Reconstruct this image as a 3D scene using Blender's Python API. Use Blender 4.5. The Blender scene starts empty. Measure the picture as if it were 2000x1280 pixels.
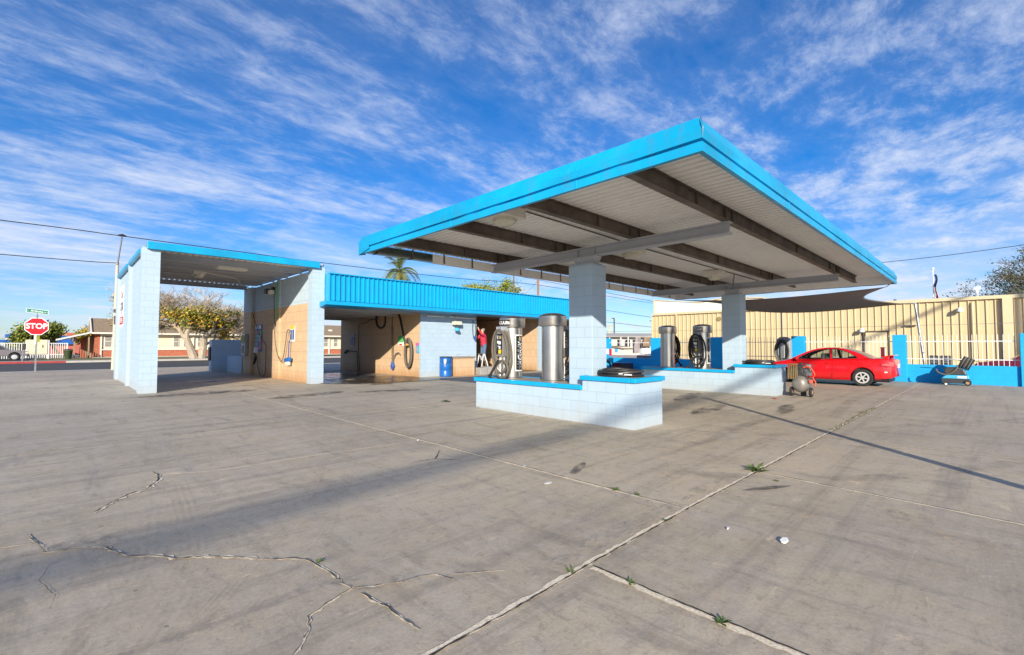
import bpy, bmesh, math, random
from mathutils import Vector, Matrix
R = math.radians
random.seed(7)
scene = bpy.context.scene
COL = scene.collection

# ------------------------------------------------------------------ camera calibration (measured from vanishing points)
F, H, PITCH, YAW = 904.0, 1.45, R(2.2), R(45.7)
fwd = Vector((math.cos(YAW)*math.cos(PITCH), math.sin(YAW)*math.cos(PITCH), math.sin(PITCH)))
rgt = Vector((math.sin(YAW), -math.cos(YAW), 0))
upv = rgt.cross(fwd)
CAMLOC = Vector((0, 0, H))
def _ray(px, py): return fwd + rgt*((px-1000)/F) - upv*((py-640)/F)
def onx(px, py, x):                      # point of a plane x = const
    d = _ray(px, py); return CAMLOC + d*(x/d.x)
def ony(px, py, y):
    d = _ray(px, py); return CAMLOC + d*(y/d.y)
def gz(px, py, z=0.0):
    d = _ray(px, py); return CAMLOC + d*((z-H)/d.z)

cam = bpy.data.cameras.new("camera"); camo = bpy.data.objects.new("camera", cam); COL.objects.link(camo)
cam.sensor_fit = 'HORIZONTAL'; cam.sensor_width = 36; cam.lens = 36*F/2000
cam.clip_start = 0.05; cam.clip_end = 3000
camo.location = CAMLOC
camo.matrix_world = Matrix.Translation(CAMLOC) @ Matrix((rgt, upv, -fwd)).transposed().to_4x4()
scene.camera = camo

# ------------------------------------------------------------------ materials
def newmat(name):
    m = bpy.data.materials.new(name); m.use_nodes = True
    nt = m.node_tree; b = nt.nodes['Principled BSDF']
    return m, nt, b
def nd(nt, t, **k):
    n = nt.nodes.new(t)
    for a, v in k.items(): setattr(n, a, v)
    return n
def lk(nt, a, b): nt.links.new(a, b)
def rgb(c): return (c[0], c[1], c[2], 1)
def mth(nt, op, a, b=None, c=None, clamp=False):
    n = nd(nt, 'ShaderNodeMath', operation=op); n.use_clamp = clamp
    for i, v in enumerate((a, b, c)):
        if v is None: continue
        if isinstance(v, (int, float)): n.inputs[i].default_value = v
        else: lk(nt, v, n.inputs[i])
    return n.outputs[0]
def mixc(nt, f, a, b, mode='MIX'):
    n = nd(nt, 'ShaderNodeMix', data_type='RGBA', blend_type=mode)
    for i, v in ((0, f), (6, a), (7, b)):
        if isinstance(v, (int, float)): n.inputs[i].default_value = v
        elif isinstance(v, tuple): n.inputs[i].default_value = rgb(v)
        else: lk(nt, v, n.inputs[i])
    return n.outputs[2]
def ramp(nt, fac, a, b, interp='LINEAR'):
    n = nd(nt, 'ShaderNodeMapRange'); n.inputs[1].default_value = a; n.inputs[2].default_value = b
    n.interpolation_type = 'SMOOTHSTEP' if interp == 'S' else 'LINEAR'
    lk(nt, fac, n.inputs[0]); return n.outputs[0]
def noise(nt, vec, scale, detail=4, rough=.55, dist=0, dim='3D'):
    n = nd(nt, 'ShaderNodeTexNoise'); n.noise_dimensions = dim
    n.inputs['Scale'].default_value = scale; n.inputs['Detail'].default_value = detail
    n.inputs['Roughness'].default_value = rough; n.inputs['Distortion'].default_value = dist
    if vec is not None: lk(nt, vec, n.inputs['Vector'])
    return n.outputs['Fac']
def mapping(nt, vec, scale=(1, 1, 1), rot=(0, 0, 0), loc=(0, 0, 0)):
    n = nd(nt, 'ShaderNodeMapping'); n.inputs['Scale'].default_value = scale
    n.inputs['Rotation'].default_value = rot; n.inputs['Location'].default_value = loc
    lk(nt, vec, n.inputs['Vector']); return n.outputs[0]
def bump(nt, b, h, strength=.3, dist=.01, prev=None):
    n = nd(nt, 'ShaderNodeBump'); n.inputs['Strength'].default_value = strength; n.inputs['Distance'].default_value = dist
    lk(nt, h, n.inputs['Height'])
    if prev is not None: lk(nt, prev, n.inputs['Normal'])
    lk(nt, n.outputs[0], b.inputs['Normal']); return n.outputs[0]

MATS = {}
def M(name, col, rough=.6, metal=0.0, var=.12, scale=6, bmp=0.0, col2=None, coat=0.0, dirt=0.0):
    if name in MATS: return MATS[name]
    m, nt, b = newmat(name)
    geo = nd(nt, 'ShaderNodeNewGeometry')
    pos = geo.outputs['Position']
    n1 = noise(nt, pos, scale, 5, .6)
    c2 = col2 if col2 else tuple(x*(1-var*1.6) for x in col)
    f = ramp(nt, n1, .3, .72)
    c = mixc(nt, f, tuple(col), tuple(c2))
    if dirt > 0:
        n2 = noise(nt, mapping(nt, pos, (3, 3, .7)), 2.2, 6, .7)
        c = mixc(nt, mth(nt, 'MULTIPLY', ramp(nt, n2, .52, .75), dirt), c, (.12, .09, .06))
    lk(nt, c, b.inputs['Base Color'])
    b.inputs['Metallic'].default_value = metal
    rr = mth(nt, 'ADD', mth(nt, 'MULTIPLY', n1, .2), rough-.1, clamp=True)
    lk(nt, rr, b.inputs['Roughness'])
    if coat: b.inputs['Coat Weight'].default_value = coat; b.inputs['Coat Roughness'].default_value = .05
    if bmp: bump(nt, b, noise(nt, pos, scale*9, 3), bmp, .004)
    MATS[name] = m; return m

def wall_uv(nt):
    geo = nd(nt, 'ShaderNodeNewGeometry')
    sp = nd(nt, 'ShaderNodeSeparateXYZ'); lk(nt, geo.outputs['Position'], sp.inputs[0])
    sn = nd(nt, 'ShaderNodeSeparateXYZ'); lk(nt, geo.outputs['True Normal'], sn.inputs[0])
    ax = mth(nt, 'ABSOLUTE', sn.outputs[0]); fx = mth(nt, 'GREATER_THAN', ax, .7)
    u = nd(nt, 'ShaderNodeMix', data_type='FLOAT'); lk(nt, fx, u.inputs[0]); lk(nt, sp.outputs[0], u.inputs[2]); lk(nt, sp.outputs[1], u.inputs[3])
    c = nd(nt, 'ShaderNodeCombineXYZ'); lk(nt, u.outputs[0], c.inputs[0]); lk(nt, sp.outputs[2], c.inputs[1])
    return c.outputs[0], geo.outputs['Position'], sp.outputs[2]

def block_mat(name, col, mortar, w=.4, h=.2, msize=.0055, rough=.7, dirt=None, lower=None, dirtamt=.5, mcol=.6, twotone=None):
    """painted concrete block / brick; lower=(z, colour) gives a second paint colour below z; dirt rises from the ground"""
    m, nt, b = newmat(name)
    uv, pos, z = wall_uv(nt)
    br = nd(nt, 'ShaderNodeTexBrick'); lk(nt, uv, br.inputs['Vector'])
    br.inputs['Scale'].default_value = 1; br.inputs['Mortar Size'].default_value = msize; br.inputs['Mortar Smooth'].default_value = .3
    br.inputs['Brick Width'].default_value = w; br.inputs['Row Height'].default_value = h; br.offset = .5
    br.inputs['Color1'].default_value = (1, 1, 1, 1); br.inputs['Color2'].default_value = (.965, .965, .965, 1)
    br.inputs['Mortar'].default_value = (mcol, mcol, mcol, 1)
    n1 = noise(nt, pos, 1.7, 5, .65); n2 = noise(nt, pos, 60, 2, .5)
    c = mixc(nt, ramp(nt, n1, .3, .75), tuple(col), tuple(x*.9 for x in col))
    if twotone: c = mixc(nt, ramp(nt, noise(nt, mapping(nt, uv, (2.5, 5, 1)), 1, 2), .45, .55), c, twotone)
    if lower:
        edge = mth(nt, 'LESS_THAN', mth(nt, 'ADD', z, mth(nt, 'MULTIPLY', noise(nt, pos, 3, 3), .03)), lower[0])
        lc = mixc(nt, ramp(nt, noise(nt, mapping(nt, pos, (1, 1, 2)), 2.1, 5, .6), .35, .7), tuple(lower[1]), tuple(lower[2]))
        c = mixc(nt, edge, c, lc)
    c = mixc(nt, 1.0, c, br.outputs['Color'], 'MULTIPLY')
    if dirt:
        d = mth(nt, 'SUBTRACT', mth(nt, 'ADD', 1.0, mth(nt, 'MULTIPLY', noise(nt, mapping(nt, pos, (1, 1, .3)), 3.5, 6, .7), .9)), mth(nt, 'MULTIPLY', z, 1.6))
        c = mixc(nt, mth(nt, 'MULTIPLY', ramp(nt, d, .75, 1.6), dirtamt), c, dirt)
    speck = ramp(nt, noise(nt, pos, 9, 6, .8), .68, .74)
    c = mixc(nt, mth(nt, 'MULTIPLY', speck, .18), c, (.25, .22, .2))
    lk(nt, c, b.inputs['Base Color']); b.inputs['Roughness'].default_value = rough
    hgt = mth(nt, 'ADD', mth(nt, 'MULTIPLY', mth(nt, 'SUBTRACT', 1.0, br.outputs['Fac']), 1.0), mth(nt, 'MULTIPLY', n2, .25))
    bump(nt, b, hgt, .45, .006)
    MATS[name] = m; return m

PALE = (.405, .525, .635)
BLUE = (.0, .30, .62)
block_mat('pale_blue_block', PALE, None, mcol=.80, dirt=(.38, .34, .28), dirtamt=.5)
block_mat('bay_tan_block', (.47, .58, .66), None, w=.4, h=.4, msize=.007, mcol=.62, lower=(3.1, (.62, .43, .265), (.54, .37, .225)), dirt=(.33, .15, .04), dirtamt=.75)
block_mat('tan_block', (.62, .43, .265), None, w=.4, h=.4, msize=.007, mcol=.6, dirt=(.33, .15, .04), dirtamt=.75)
block_mat('red_brick', (.40, .13, .07), None, w=.22, h=.075, msize=.01, mcol=1.3, rough=.85, twotone=(.33, .10, .055))
block_mat('blue_block', (.0, .36, .76), None, mcol=.85)
block_mat('fence_brick', (.46, .17, .11), None, w=.3, h=.3, msize=.01, mcol=1.1, rough=.85)
M('blue_paint', (.0, .34, .66), .42, var=.10, scale=1.6, coat=.15, dirt=.10)
M('blue_fascia', (.0, .37, .68), .4, var=.2, scale=1.2, coat=.1, dirt=.3, bmp=.6)
M('cap_blue', (.0, .36, .72), .45, var=.1, scale=5, dirt=.2)
M('deck_metal', (.90, .89, .86), .5, .0, var=.05, scale=1.1, dirt=.12)
M('rust_steel', (.17, .14, .11), .6, .3, var=.3, scale=3, col2=(.07, .05, .035), dirt=.3)
M('grey_steel', (.42, .44, .48), .5, .0, var=.08, scale=2, dirt=.05)
M('galv', (.42, .43, .44), .4, .7, var=.2, scale=5)
M('white_paint', (.75, .75, .73), .5, var=.06, dirt=.1)
M('lens', (.62, .60, .48), .25, var=.06)
M('housing', (.72, .68, .60), .5, var=.06)
M('black_rubber', (.022, .022, .024), .55, var=.2)
M('hose_grey', (.14, .125, .105), .6, var=.2, scale=15)
M('plastic_dark', (.05, .05, .055), .45, var=.2)
M('control_grey', (.20, .20, .20), .45, var=.1)
M('cap_top', (.32, .29, .25), .85, var=.25, scale=7, bmp=.3, col2=(.24, .20, .16))
M('chrome', (.7, .7, .7), .18, 1.0, var=.05)
M('alloy', (.74, .74, .74), .35, .5, var=.05)
M('tyre', (.02, .02, .02), .8, var=.15)
M('ink_white', (.8, .8, .8), .5, var=.02)
M('ink_black', (.015, .015, .02), .35, var=.05)
M('ink_red', (.60, .02, .03), .5, var=.05)
M('ink_yellow', (.75, .50, .02), .5, var=.05)
M('ink_blue', (.03, .09, .33), .45, var=.05)
M('ink_green', (.10, .50, .12), .5, var=.05)
M('ink_cyan', (.05, .40, .62), .5, var=.05)
M('ink_pink', (.62, .10, .30), .5, var=.05)
M('ink_grey', (.33, .36, .40), .5, var=.05)
M('ink_darkred', (.30, .05, .08), .5, var=.05)
M('sign_red', (.62, .008, .02), .4, var=.04)
M('sign_green', (.0, .22, .13), .4, var=.04)
M('asphalt', (.07, .068, .068), .85, var=.2, scale=2, bmp=.3)
M('kerb', (.50, .47, .42), .8, var=.15, scale=3)
M('kerb_red', (.45, .05, .05), .7, var=.2, scale=3)
M('dry_grass', (.22, .19, .08), .9, var=.3, scale=2, col2=(.12, .13, .04), bmp=.5)
M('dirt', (.30, .25, .19), .9, var=.2, scale=.6, bmp=.3)
M('cream_wall', (.68, .60, .45), .7, var=.05, scale=1)
M('roof_shingle', (.32, .235, .15), .9, var=.2, scale=3, bmp=.4)
M('trim_white', (.72, .68, .60), .6, var=.05)
M('glass_dark', (.06, .06, .065), .15, var=.2)
M('curtain_grey', (.30, .28, .25), .7, var=.2)
M('tan_metal', (.62, .49, .285), .45, var=.05, scale=.7, dirt=.04)
M('tan_trim', (.66, .53, .33), .45, var=.04)
M('white_roof', (.82, .78, .66), .5, var=.04)
M('bark_pale', (.46, .38, .29), .85, var=.25, scale=6)
M('bark_dark', (.17, .13, .09), .85, var=.25, scale=6)
M('wood_pole', (.34, .17, .07), .8, var=.2, scale=8)
M('pole_cream', (.55, .48, .38), .6, var=.1)
M('leaf_green', (.16, .21, .02), .6, var=.3, scale=3, col2=(.05, .09, .01))
M('leaf_yellow', (.70, .46, .045), .6, var=.2, scale=3, col2=(.45, .17, .01))
M('leaf_lime', (.30, .31, .03), .6, var=.3, scale=2, col2=(.18, .22, .02))
M('leaf_dark', (.035, .06, .015), .7, var=.3, scale=3)
M('leaf_tan', (.38, .27, .13), .7, var=.3, scale=3)
M('palm_leaf', (.22, .28, .10), .55, var=.3, scale=3, col2=(.10, .13, .04))
M('palm_trunk', (.42, .20, .07), .9, var=.3, scale=6)
M('weed', (.10, .16, .03), .6, var=.3)
M('paper', (.75, .75, .73), .7, var=.05)
M('barrel_blue', (.01, .12, .42), .35, var=.1)
M('car_red', (.55, .004, .010), .28, var=.02, coat=1.0)
M('truck_grey', (.24, .215, .22), .3, .3, var=.05, coat=.5)
M('car_dark', (.03, .03, .035), .3, var=.1)
M('maroon_paint', (.14, .012, .035), .3, var=.05, coat=.6)
M('skin', (.62, .34, .23), .55, var=.05)
M('hoodie', (.50, .028, .065), .8, var=.15, scale=10)
M('jeans', (.10, .17, .28), .85, var=.2, scale=12)
M('hair_grey', (.22, .20, .19), .7, var=.2, scale=40)
M('shoe', (.05, .05, .06), .6)
M('sail_cloth', (.20, .175, .165), .9, var=.08, scale=2)
M('tank_grey', (.26, .24, .22), .45, .3, var=.2, scale=6, dirt=.25)
M('cardboard', (.36, .24, .14), .8, var=.15)
M('flag_red', (.55, .03, .04), .7)
M('flag_white', (.8, .8, .8), .7)
M('flag_blue', (.02, .04, .20), .7)
M('canopy_blue', (.01, .11, .42), .5)
M('red_stucco', (.50, .13, .09), .7, var=.08)
M('house_white', (.68, .66, .60), .7, var=.05)
M('brown_cover', (.25, .17, .11), .8, var=.2, scale=3)
M('cloth_grey', (.30, .26, .27), .8, var=.2, scale=4)
M('orange_hose', (.75, .12, .06), .5)
M('box_brown', (.55, .42, .28), .7, var=.08, scale=3)
M('block_grey', (.36, .34, .32), .85, var=.15, scale=4, bmp=.3)
M('amber', (.35, .25, .10), .6, var=.2)

# brushed stainless steel
m, nt, b = newmat('stainless'); MATS['stainless'] = m
tc = nd(nt, 'ShaderNodeTexCoord')
n = noise(nt, mapping(nt, tc.outputs['Object'], (1.5, 1.5, 180)), 1.0, 3, .6)
n2 = noise(nt, tc.outputs['Object'], 3.0, 5, .6)
lk(nt, mixc(nt, ramp(nt, n2, .35, .7), (.60, .58, .55), (.48, .46, .43)), b.inputs['Base Color'])
b.inputs['Metallic'].default_value = 1
lk(nt, mth(nt, 'ADD', mth(nt, 'MULTIPLY', n, .12), .24), b.inputs['Roughness'])
b.inputs['Anisotropic'].default_value = .4
bump(nt, b, n, .06, .002)

# window glass (clear, thin)
m, nt, b = newmat('car_glass'); MATS['car_glass'] = m
b.inputs['Base Color'].default_value = (.02, .025, .025, 1); b.inputs['Roughness'].default_value = .04
tr = nd(nt, 'ShaderNodeBsdfTransparent'); tr.inputs[0].default_value = (.75, .80, .78, 1)
mx = nd(nt, 'ShaderNodeMixShader'); fr = nd(nt, 'ShaderNodeFresnel'); fr.inputs[0].default_value = 1.45
lk(nt, mth(nt, 'ADD', fr.outputs[0], .12, clamp=True), mx.inputs[0])
lk(nt, tr.outputs[0], mx.inputs[1]); lk(nt, b.outputs[0], mx.inputs[2])
lk(nt, mx.outputs[0], nt.nodes['Material Output'].inputs[0])

# lot concrete
m, nt, b = newmat('lot_concrete'); MATS['lot_concrete'] = m
geo = nd(nt, 'ShaderNodeNewGeometry'); pos = geo.outputs['Position']
big = noise(nt, pos, .35, 5, .6); mid = noise(nt, pos, 2.2, 8, .68); fine = noise(nt, pos, 45, 4, .7); grain = noise(nt, pos, 260, 2, .5)
c = mixc(nt, ramp(nt, big, .38, .62), (.63, .515, .355), (.42, .345, .24))
c = mixc(nt, mth(nt, 'MULTIPLY', ramp(nt, mid, .42, .72), .7), c, (.50, .435, .36))
# long broom / tyre streaks sweeping across the lot
wv = noise(nt, mapping(nt, pos, (.16, 2.6, 1), (0, 0, R(-38))), 1.2, 7, .7, .6)
c = mixc(nt, mth(nt, 'MULTIPLY', ramp(nt, wv, .50, .68), .55), c, (.18, .15, .125))
wv2 = noise(nt, mapping(nt, pos, (3.0, .22, 1), (0, 0, R(14)), (5, 3, 0)), 1.0, 7, .72, .5)
c = mixc(nt, mth(nt, 'MULTIPLY', ramp(nt, wv2, .50, .70), .5), c, (.53, .46, .38))
# sandy dust patches
du = noise(nt, mapping(nt, pos, (1, 2.2, 1)), 2.6, 9, .75, .4)
c = mixc(nt, mth(nt, 'MULTIPLY', ramp(nt, du, .60, .67), .7), c, (.60, .43, .27))
# oil drips, dark specks, pale specks
vo = nd(nt, 'ShaderNodeTexVoronoi'); vo.inputs['Scale'].default_value = 3.1; lk(nt, mapping(nt, pos, (1, 1, 0)), vo.inputs['Vector'])
dots = mth(nt, 'LESS_THAN', mth(nt, 'ADD', vo.outputs['Distance'], mth(nt, 'MULTIPLY', mid, .12)), .098)
c = mixc(nt, mth(nt, 'MULTIPLY', dots, .72), c, (.06, .05, .045))
oil = noise(nt, pos, .8, 7, .7)
c = mixc(nt, mth(nt, 'MULTIPLY', ramp(nt, oil, .58, .72), .5), c, (.16, .14, .12))
c = mixc(nt, mth(nt, 'MULTIPLY', ramp(nt, fine, .25, .75), .5), c, (.24, .21, .185))
blot = noise(nt, pos, 9, 10, .82, .3)
c = mixc(nt, mth(nt, 'MULTIPLY', ramp(nt, blot, .53, .60), .28), c, (.60, .52, .42))
c = mixc(nt, mth(nt, 'MULTIPLY', ramp(nt, blot, .46, .40), .42), c, (.19, .165, .14))
scr = noise(nt, mapping(nt, pos, (1.2, 30, 1), (0, 0, R(-30))), 2.0, 8, .8, .5)
c = mixc(nt, mth(nt, 'MULTIPLY', ramp(nt, scr, .58, .66), .30), c, (.62, .54, .43))
c = mixc(nt, mth(nt, 'MULTIPLY', ramp(nt, grain, .62, .70), .6), c, (.62, .55, .46))
c = mixc(nt, mth(nt, 'MULTIPLY', ramp(nt, grain, .36, .28), .5), c, (.12, .11, .10))
sep = nd(nt, 'ShaderNodeSeparateXYZ'); lk(nt, pos, sep.inputs[0])
near_ = mth(nt, 'LESS_THAN', sep.outputs[1], 1.885)
idn = mth(nt, 'FLOOR', mth(nt, 'DIVIDE', mth(nt, 'SUBTRACT', sep.outputs[0], 2.5), 3.09))
idf = mth(nt, 'ADD', mth(nt, 'MULTIPLY', mth(nt, 'FLOOR', mth(nt, 'DIVIDE', mth(nt, 'SUBTRACT', sep.outputs[0], 4.0), 8.3)), 7.0), mth(nt, 'FLOOR', mth(nt, 'DIVIDE', mth(nt, 'SUBTRACT', sep.outputs[1], 9.5), 7.8)))
idm = nd(nt, 'ShaderNodeMix', data_type='FLOAT'); lk(nt, near_, idm.inputs[0]); lk(nt, mth(nt, 'ADD', idf, 100.0), idm.inputs[2]); lk(nt, idn, idm.inputs[3])
wn = nd(nt, 'ShaderNodeTexWhiteNoise'); wn.noise_dimensions = '1D'; lk(nt, idm.outputs[0], wn.inputs['W'])
c = mixc(nt, mth(nt, 'MULTIPLY', wn.outputs['Value'], .22), c, (.25, .225, .20))
sand = noise(nt, mapping(nt, pos, (.8, 1.8, 1), (0, 0, R(8))), 2.6, 10, .82, .3)
c = mixc(nt, mth(nt, 'MULTIPLY', ramp(nt, sand, .59, .66), .6), c, (.72, .56, .37))
dk_ = noise(nt, mapping(nt, pos, (2.2, .5, 1), (0, 0, R(-20)), (3, 8, 0)), 1.5, 8, .75, .4)
c = mixc(nt, mth(nt, 'MULTIPLY', ramp(nt, dk_, .53, .66), .4), c, (.17, .145, .125))
lk(nt, c, b.inputs['Base Color'])
lk(nt, mth(nt, 'ADD', mth(nt, 'MULTIPLY', big, .3), .5), b.inputs['Roughness'])
b.inputs['Specular IOR Level'].default_value = .3
hh = mth(nt, 'ADD', mth(nt, 'MULTIPLY', fine, .5), mth(nt, 'MULTIPLY', grain, .35))
n1_ = bump(nt, b, hh, .35, .006)
bump(nt, b, mid, .25, .03, n1_)

# alpha decals on the concrete
def decal_mat(name, col, lo, hi, scale, amt, rough=.7, stretch=(1, 1, 1), edge=True, tread=False):
    m, nt, b = newmat(name); MATS[name] = m
    geo = nd(nt, 'ShaderNodeNewGeometry')
    n = noise(nt, mapping(nt, geo.outputs['Position'], stretch), scale, 7, .72)
    a = ramp(nt, n, lo, hi)
    uv = nd(nt, 'ShaderNodeUVMap'); s = nd(nt, 'ShaderNodeSeparateXYZ'); lk(nt, uv.outputs[0], s.inputs[0])
    if edge:
        e = mth(nt, 'MULTIPLY', mth(nt, 'MULTIPLY', s.outputs[0], mth(nt, 'SUBTRACT', 1.0, s.outputs[0])), 4.0)
        a = mth(nt, 'MULTIPLY', a, ramp(nt, e, 0, .5))
    if tread:
        w = mth(nt, 'SINE', mth(nt, 'ADD', mth(nt, 'MULTIPLY', s.outputs[0], 26.0), mth(nt, 'MULTIPLY', n, 5.0)))
        a = mth(nt, 'MULTIPLY', a, ramp(nt, w, -2.2, 1.0))
        v = s.outputs[1]
        a = mth(nt, 'MULTIPLY', a, ramp(nt, mth(nt, 'MULTIPLY', mth(nt, 'MULTIPLY', v, mth(nt, 'SUBTRACT', 1.0, v)), 4.0), 0, .6))
    lk(nt, mth(nt, 'MULTIPLY', a, amt), b.inputs['Alpha'])
    fn_ = noise(nt, geo.outputs['Position'], 55, 5, .75)
    lk(nt, mixc(nt, ramp(nt, fn_, .38, .60), tuple(x*.66 for x in col), tuple(col)), b.inputs['Base Color']); b.inputs['Roughness'].default_value = rough
    bump(nt, b, fn_, .5, .01)
    return m
decal_mat('tread_dust', (.72, .62, .48), .40, .68, 2.8, .30, tread=True)
decal_mat('tread_dark', (.12, .105, .09), .42, .7, 1.6, .32, tread=True)
decal_mat('wet_stain', (.065, .045, .03), .36, .50, 1.3, .85, .22, stretch=(1, .5, 1))
decal_mat('water_film', (.10, .13, .17), .38, .5, 1.6, .8, .06, stretch=(.7, 1, 1))
decal_mat('oil_stain', (.07, .055, .045), .40, .60, 3, .7, .45)
decal_mat('joint_sand', (.90, .77, .58), .14, .30, 12, .97, .9, edge=False)
decal_mat('joint_dark', (.035, .03, .025), .30, .52, 7, .95, .9, edge=False)
decal_mat('dust_halo', (.60, .50, .38), .46, .62, 9, .45, .9)

# ------------------------------------------------------------------ mesh helpers
class MB:
    def __init__(s): s.v = []; s.f = []; s.m = []; s.cur = 0; s.uv = {}
    def add(s, vs, fs, mi=None):
        o = len(s.v); s.v += [tuple(v) for v in vs]
        for f in fs: s.f.append(tuple(i+o for i in f)); s.m.append(s.cur if mi is None else mi)
        return s
    def box(s, x0, x1, y0, y1, z0, z1, mi=None):
        vs = [(x, y, z) for z in (z0, z1) for y in (y0, y1) for x in (x0, x1)]
        return s.add(vs, [(0, 2, 3, 1), (4, 5, 7, 6), (0, 1, 5, 4), (2, 6, 7, 3), (0, 4, 6, 2), (1, 3, 7, 5)], mi)
    def bar(s, a, b, w, h, mi=None, up=(0, 0, 1)):       # rectangular bar from a to b
        a = Vector(a); b = Vector(b); d = (b-a).normalized(); u = Vector(up)
        if abs(d.dot(u)) > .98: u = Vector((0, 1, 0))
        r = d.cross(u).normalized(); u = r.cross(d)
        vs = [p+r*sx*w/2+u*sz*h/2 for p in (a, b) for sx, sz in ((-1, -1), (1, -1), (1, 1), (-1, 1))]
        return s.add(vs, [(0, 1, 2, 3), (7, 6, 5, 4), (0, 4, 5, 1), (1, 5, 6, 2), (2, 6, 7, 3), (3, 7, 4, 0)], mi)
    def tube(s, pts, r, n=8, mi=None, caps=True):
        pts = [Vector(p) for p in pts]; rs = r if isinstance(r, (list, tuple)) else [r]*len(pts)
        vs = []; prev = None
        for i, p in enumerate(pts):
            d = (pts[min(i+1, len(pts)-1)]-pts[max(i-1, 0)])
            d = d.normalized() if d.length > 1e-9 else Vector((0, 0, 1))
            if prev is None:
                u = Vector((0, 0, 1)) if abs(d.z) < .9 else Vector((1, 0, 0))
            else: u = prev
            x = u - d*u.dot(d)
            x = x.normalized() if x.length > 1e-6 else d.orthogonal().normalized()
            prev = x; y = d.cross(x)
            for k in range(n):
                a = 2*math.pi*k/n; vs.append(p+(x*math.cos(a)+y*math.sin(a))*rs[i])
        fs = [(i*n+k, i*n+(k+1) % n, (i+1)*n+(k+1) % n, (i+1)*n+k) for i in range(len(pts)-1) for k in range(n)]
        if caps: fs += [tuple(range(n-1, -1, -1)), tuple((len(pts)-1)*n+k for k in range(n))]
        return s.add(vs, fs, mi)
    def lathe(s, prof, n=32, c=(0, 0, 0), mi=None, axis='z'):
        vs = []
        for r, z in prof:
            for k in range(n):
                a = 2*math.pi*k/n; x, y = r*math.cos(a), r*math.sin(a)
                p = {'z': (x, y, z), 'x': (z, x, y), 'y': (y, z, x)}[axis]
                vs.append((p[0]+c[0], p[1]+c[1], p[2]+c[2]))
        m_ = len(prof)
        fs = [(i*n+k, i*n+(k+1) % n, (i+1)*n+(k+1) % n, (i+1)*n+k) for i in range(m_-1) for k in range(n)]
        if prof[0][0] == prof[-1][0] and prof[0][0] > .03: fs += [((m_-1)*n+k, (m_-1)*n+(k+1) % n, (k+1) % n, k) for k in range(n)]   # a ring
        else: fs += [tuple(range(n-1, -1, -1)), tuple((m_-1)*n+k for k in range(n))]
        return s.add(vs, fs, mi)
    def prism(s, poly, h, plane='z', mi=None):           # poly of 3D points, extruded by vector h
        h = Vector(h); n = len(poly); vs = [Vector(p) for p in poly]+[Vector(p)+h for p in poly]
        fs = [tuple(range(n-1, -1, -1)), tuple(range(n, 2*n))]+[(i, (i+1) % n, n+(i+1) % n, n+i) for i in range(n)]
        return s.add(vs, fs, mi)
    def quad(s, a, b, c, d, mi=None): return s.add([a, b, c, d], [(0, 1, 2, 3)], mi)
    def ribbon(s, pts, w, z, jit=0.0, off=0.0, mi=None, win=1):   # flat strip on the ground with uv (u across, v along)
        pts = [Vector((p[0], p[1])) for p in pts]; o = len(s.v); n = len(pts)
        for i, p in enumerate(pts):
            d = (pts[min(i+win, n-1)]-pts[max(i-win, 0)]).normalized(); nn = Vector((-d.y, d.x))
            ww = (w[i] if isinstance(w, (list, tuple)) else w)/2
            a = p+nn*(off+ww*(1+random.uniform(-jit, jit))); b = p+nn*(off-ww*(1+random.uniform(-jit, jit)))
            s.v.append((a.x, a.y, z)); s.v.append((b.x, b.y, z))
            s.uv[o+2*i] = (0, i/(n-1)); s.uv[o+2*i+1] = (1, i/(n-1))
        for i in range(n-1):
            s.f.append((o+2*i, o+2*i+1, o+2*i+3, o+2*i+2)); s.m.append(s.cur if mi is None else mi)
        return s
    def build(s, name, mats, parent=None, smooth=False, bevel=0, loc=None, auto=None):
        me = bpy.data.meshes.new(name); me.from_pydata([tuple(v) for v in s.v], [], s.f)
        if not isinstance(mats, (list, tuple)): mats = [mats]
        for q in mats: me.materials.append(MATS[q])
        for p, mi in zip(me.polygons, s.m): p.material_index = min(mi, len(mats)-1)
        if s.uv:
            l = me.uv_layers.new(name='UVMap')
            for lp in me.loops: l.data[lp.index].uv = s.uv.get(lp.vertex_index, (0, 0))
        bm = bmesh.new(); bm.from_mesh(me)
        if not s.uv: bmesh.ops.recalc_face_normals(bm, faces=bm.faces)
        bm.to_mesh(me); bm.free()
        if smooth:
            for p in me.polygons: p.use_smooth = True
            try: me.set_sharp_from_angle(angle=R(auto or 35))
            except Exception: pass
        o = bpy.data.objects.new(name, me); COL.objects.link(o)
        if parent is not None: o.parent = parent
        if loc: o.location = loc
        if bevel:
            bv = o.modifiers.new('bevel', 'BEVEL'); bv.width = bevel; bv.segments = 2; bv.limit_method = 'ANGLE'; bv.angle_limit = R(40)
        return o

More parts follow.
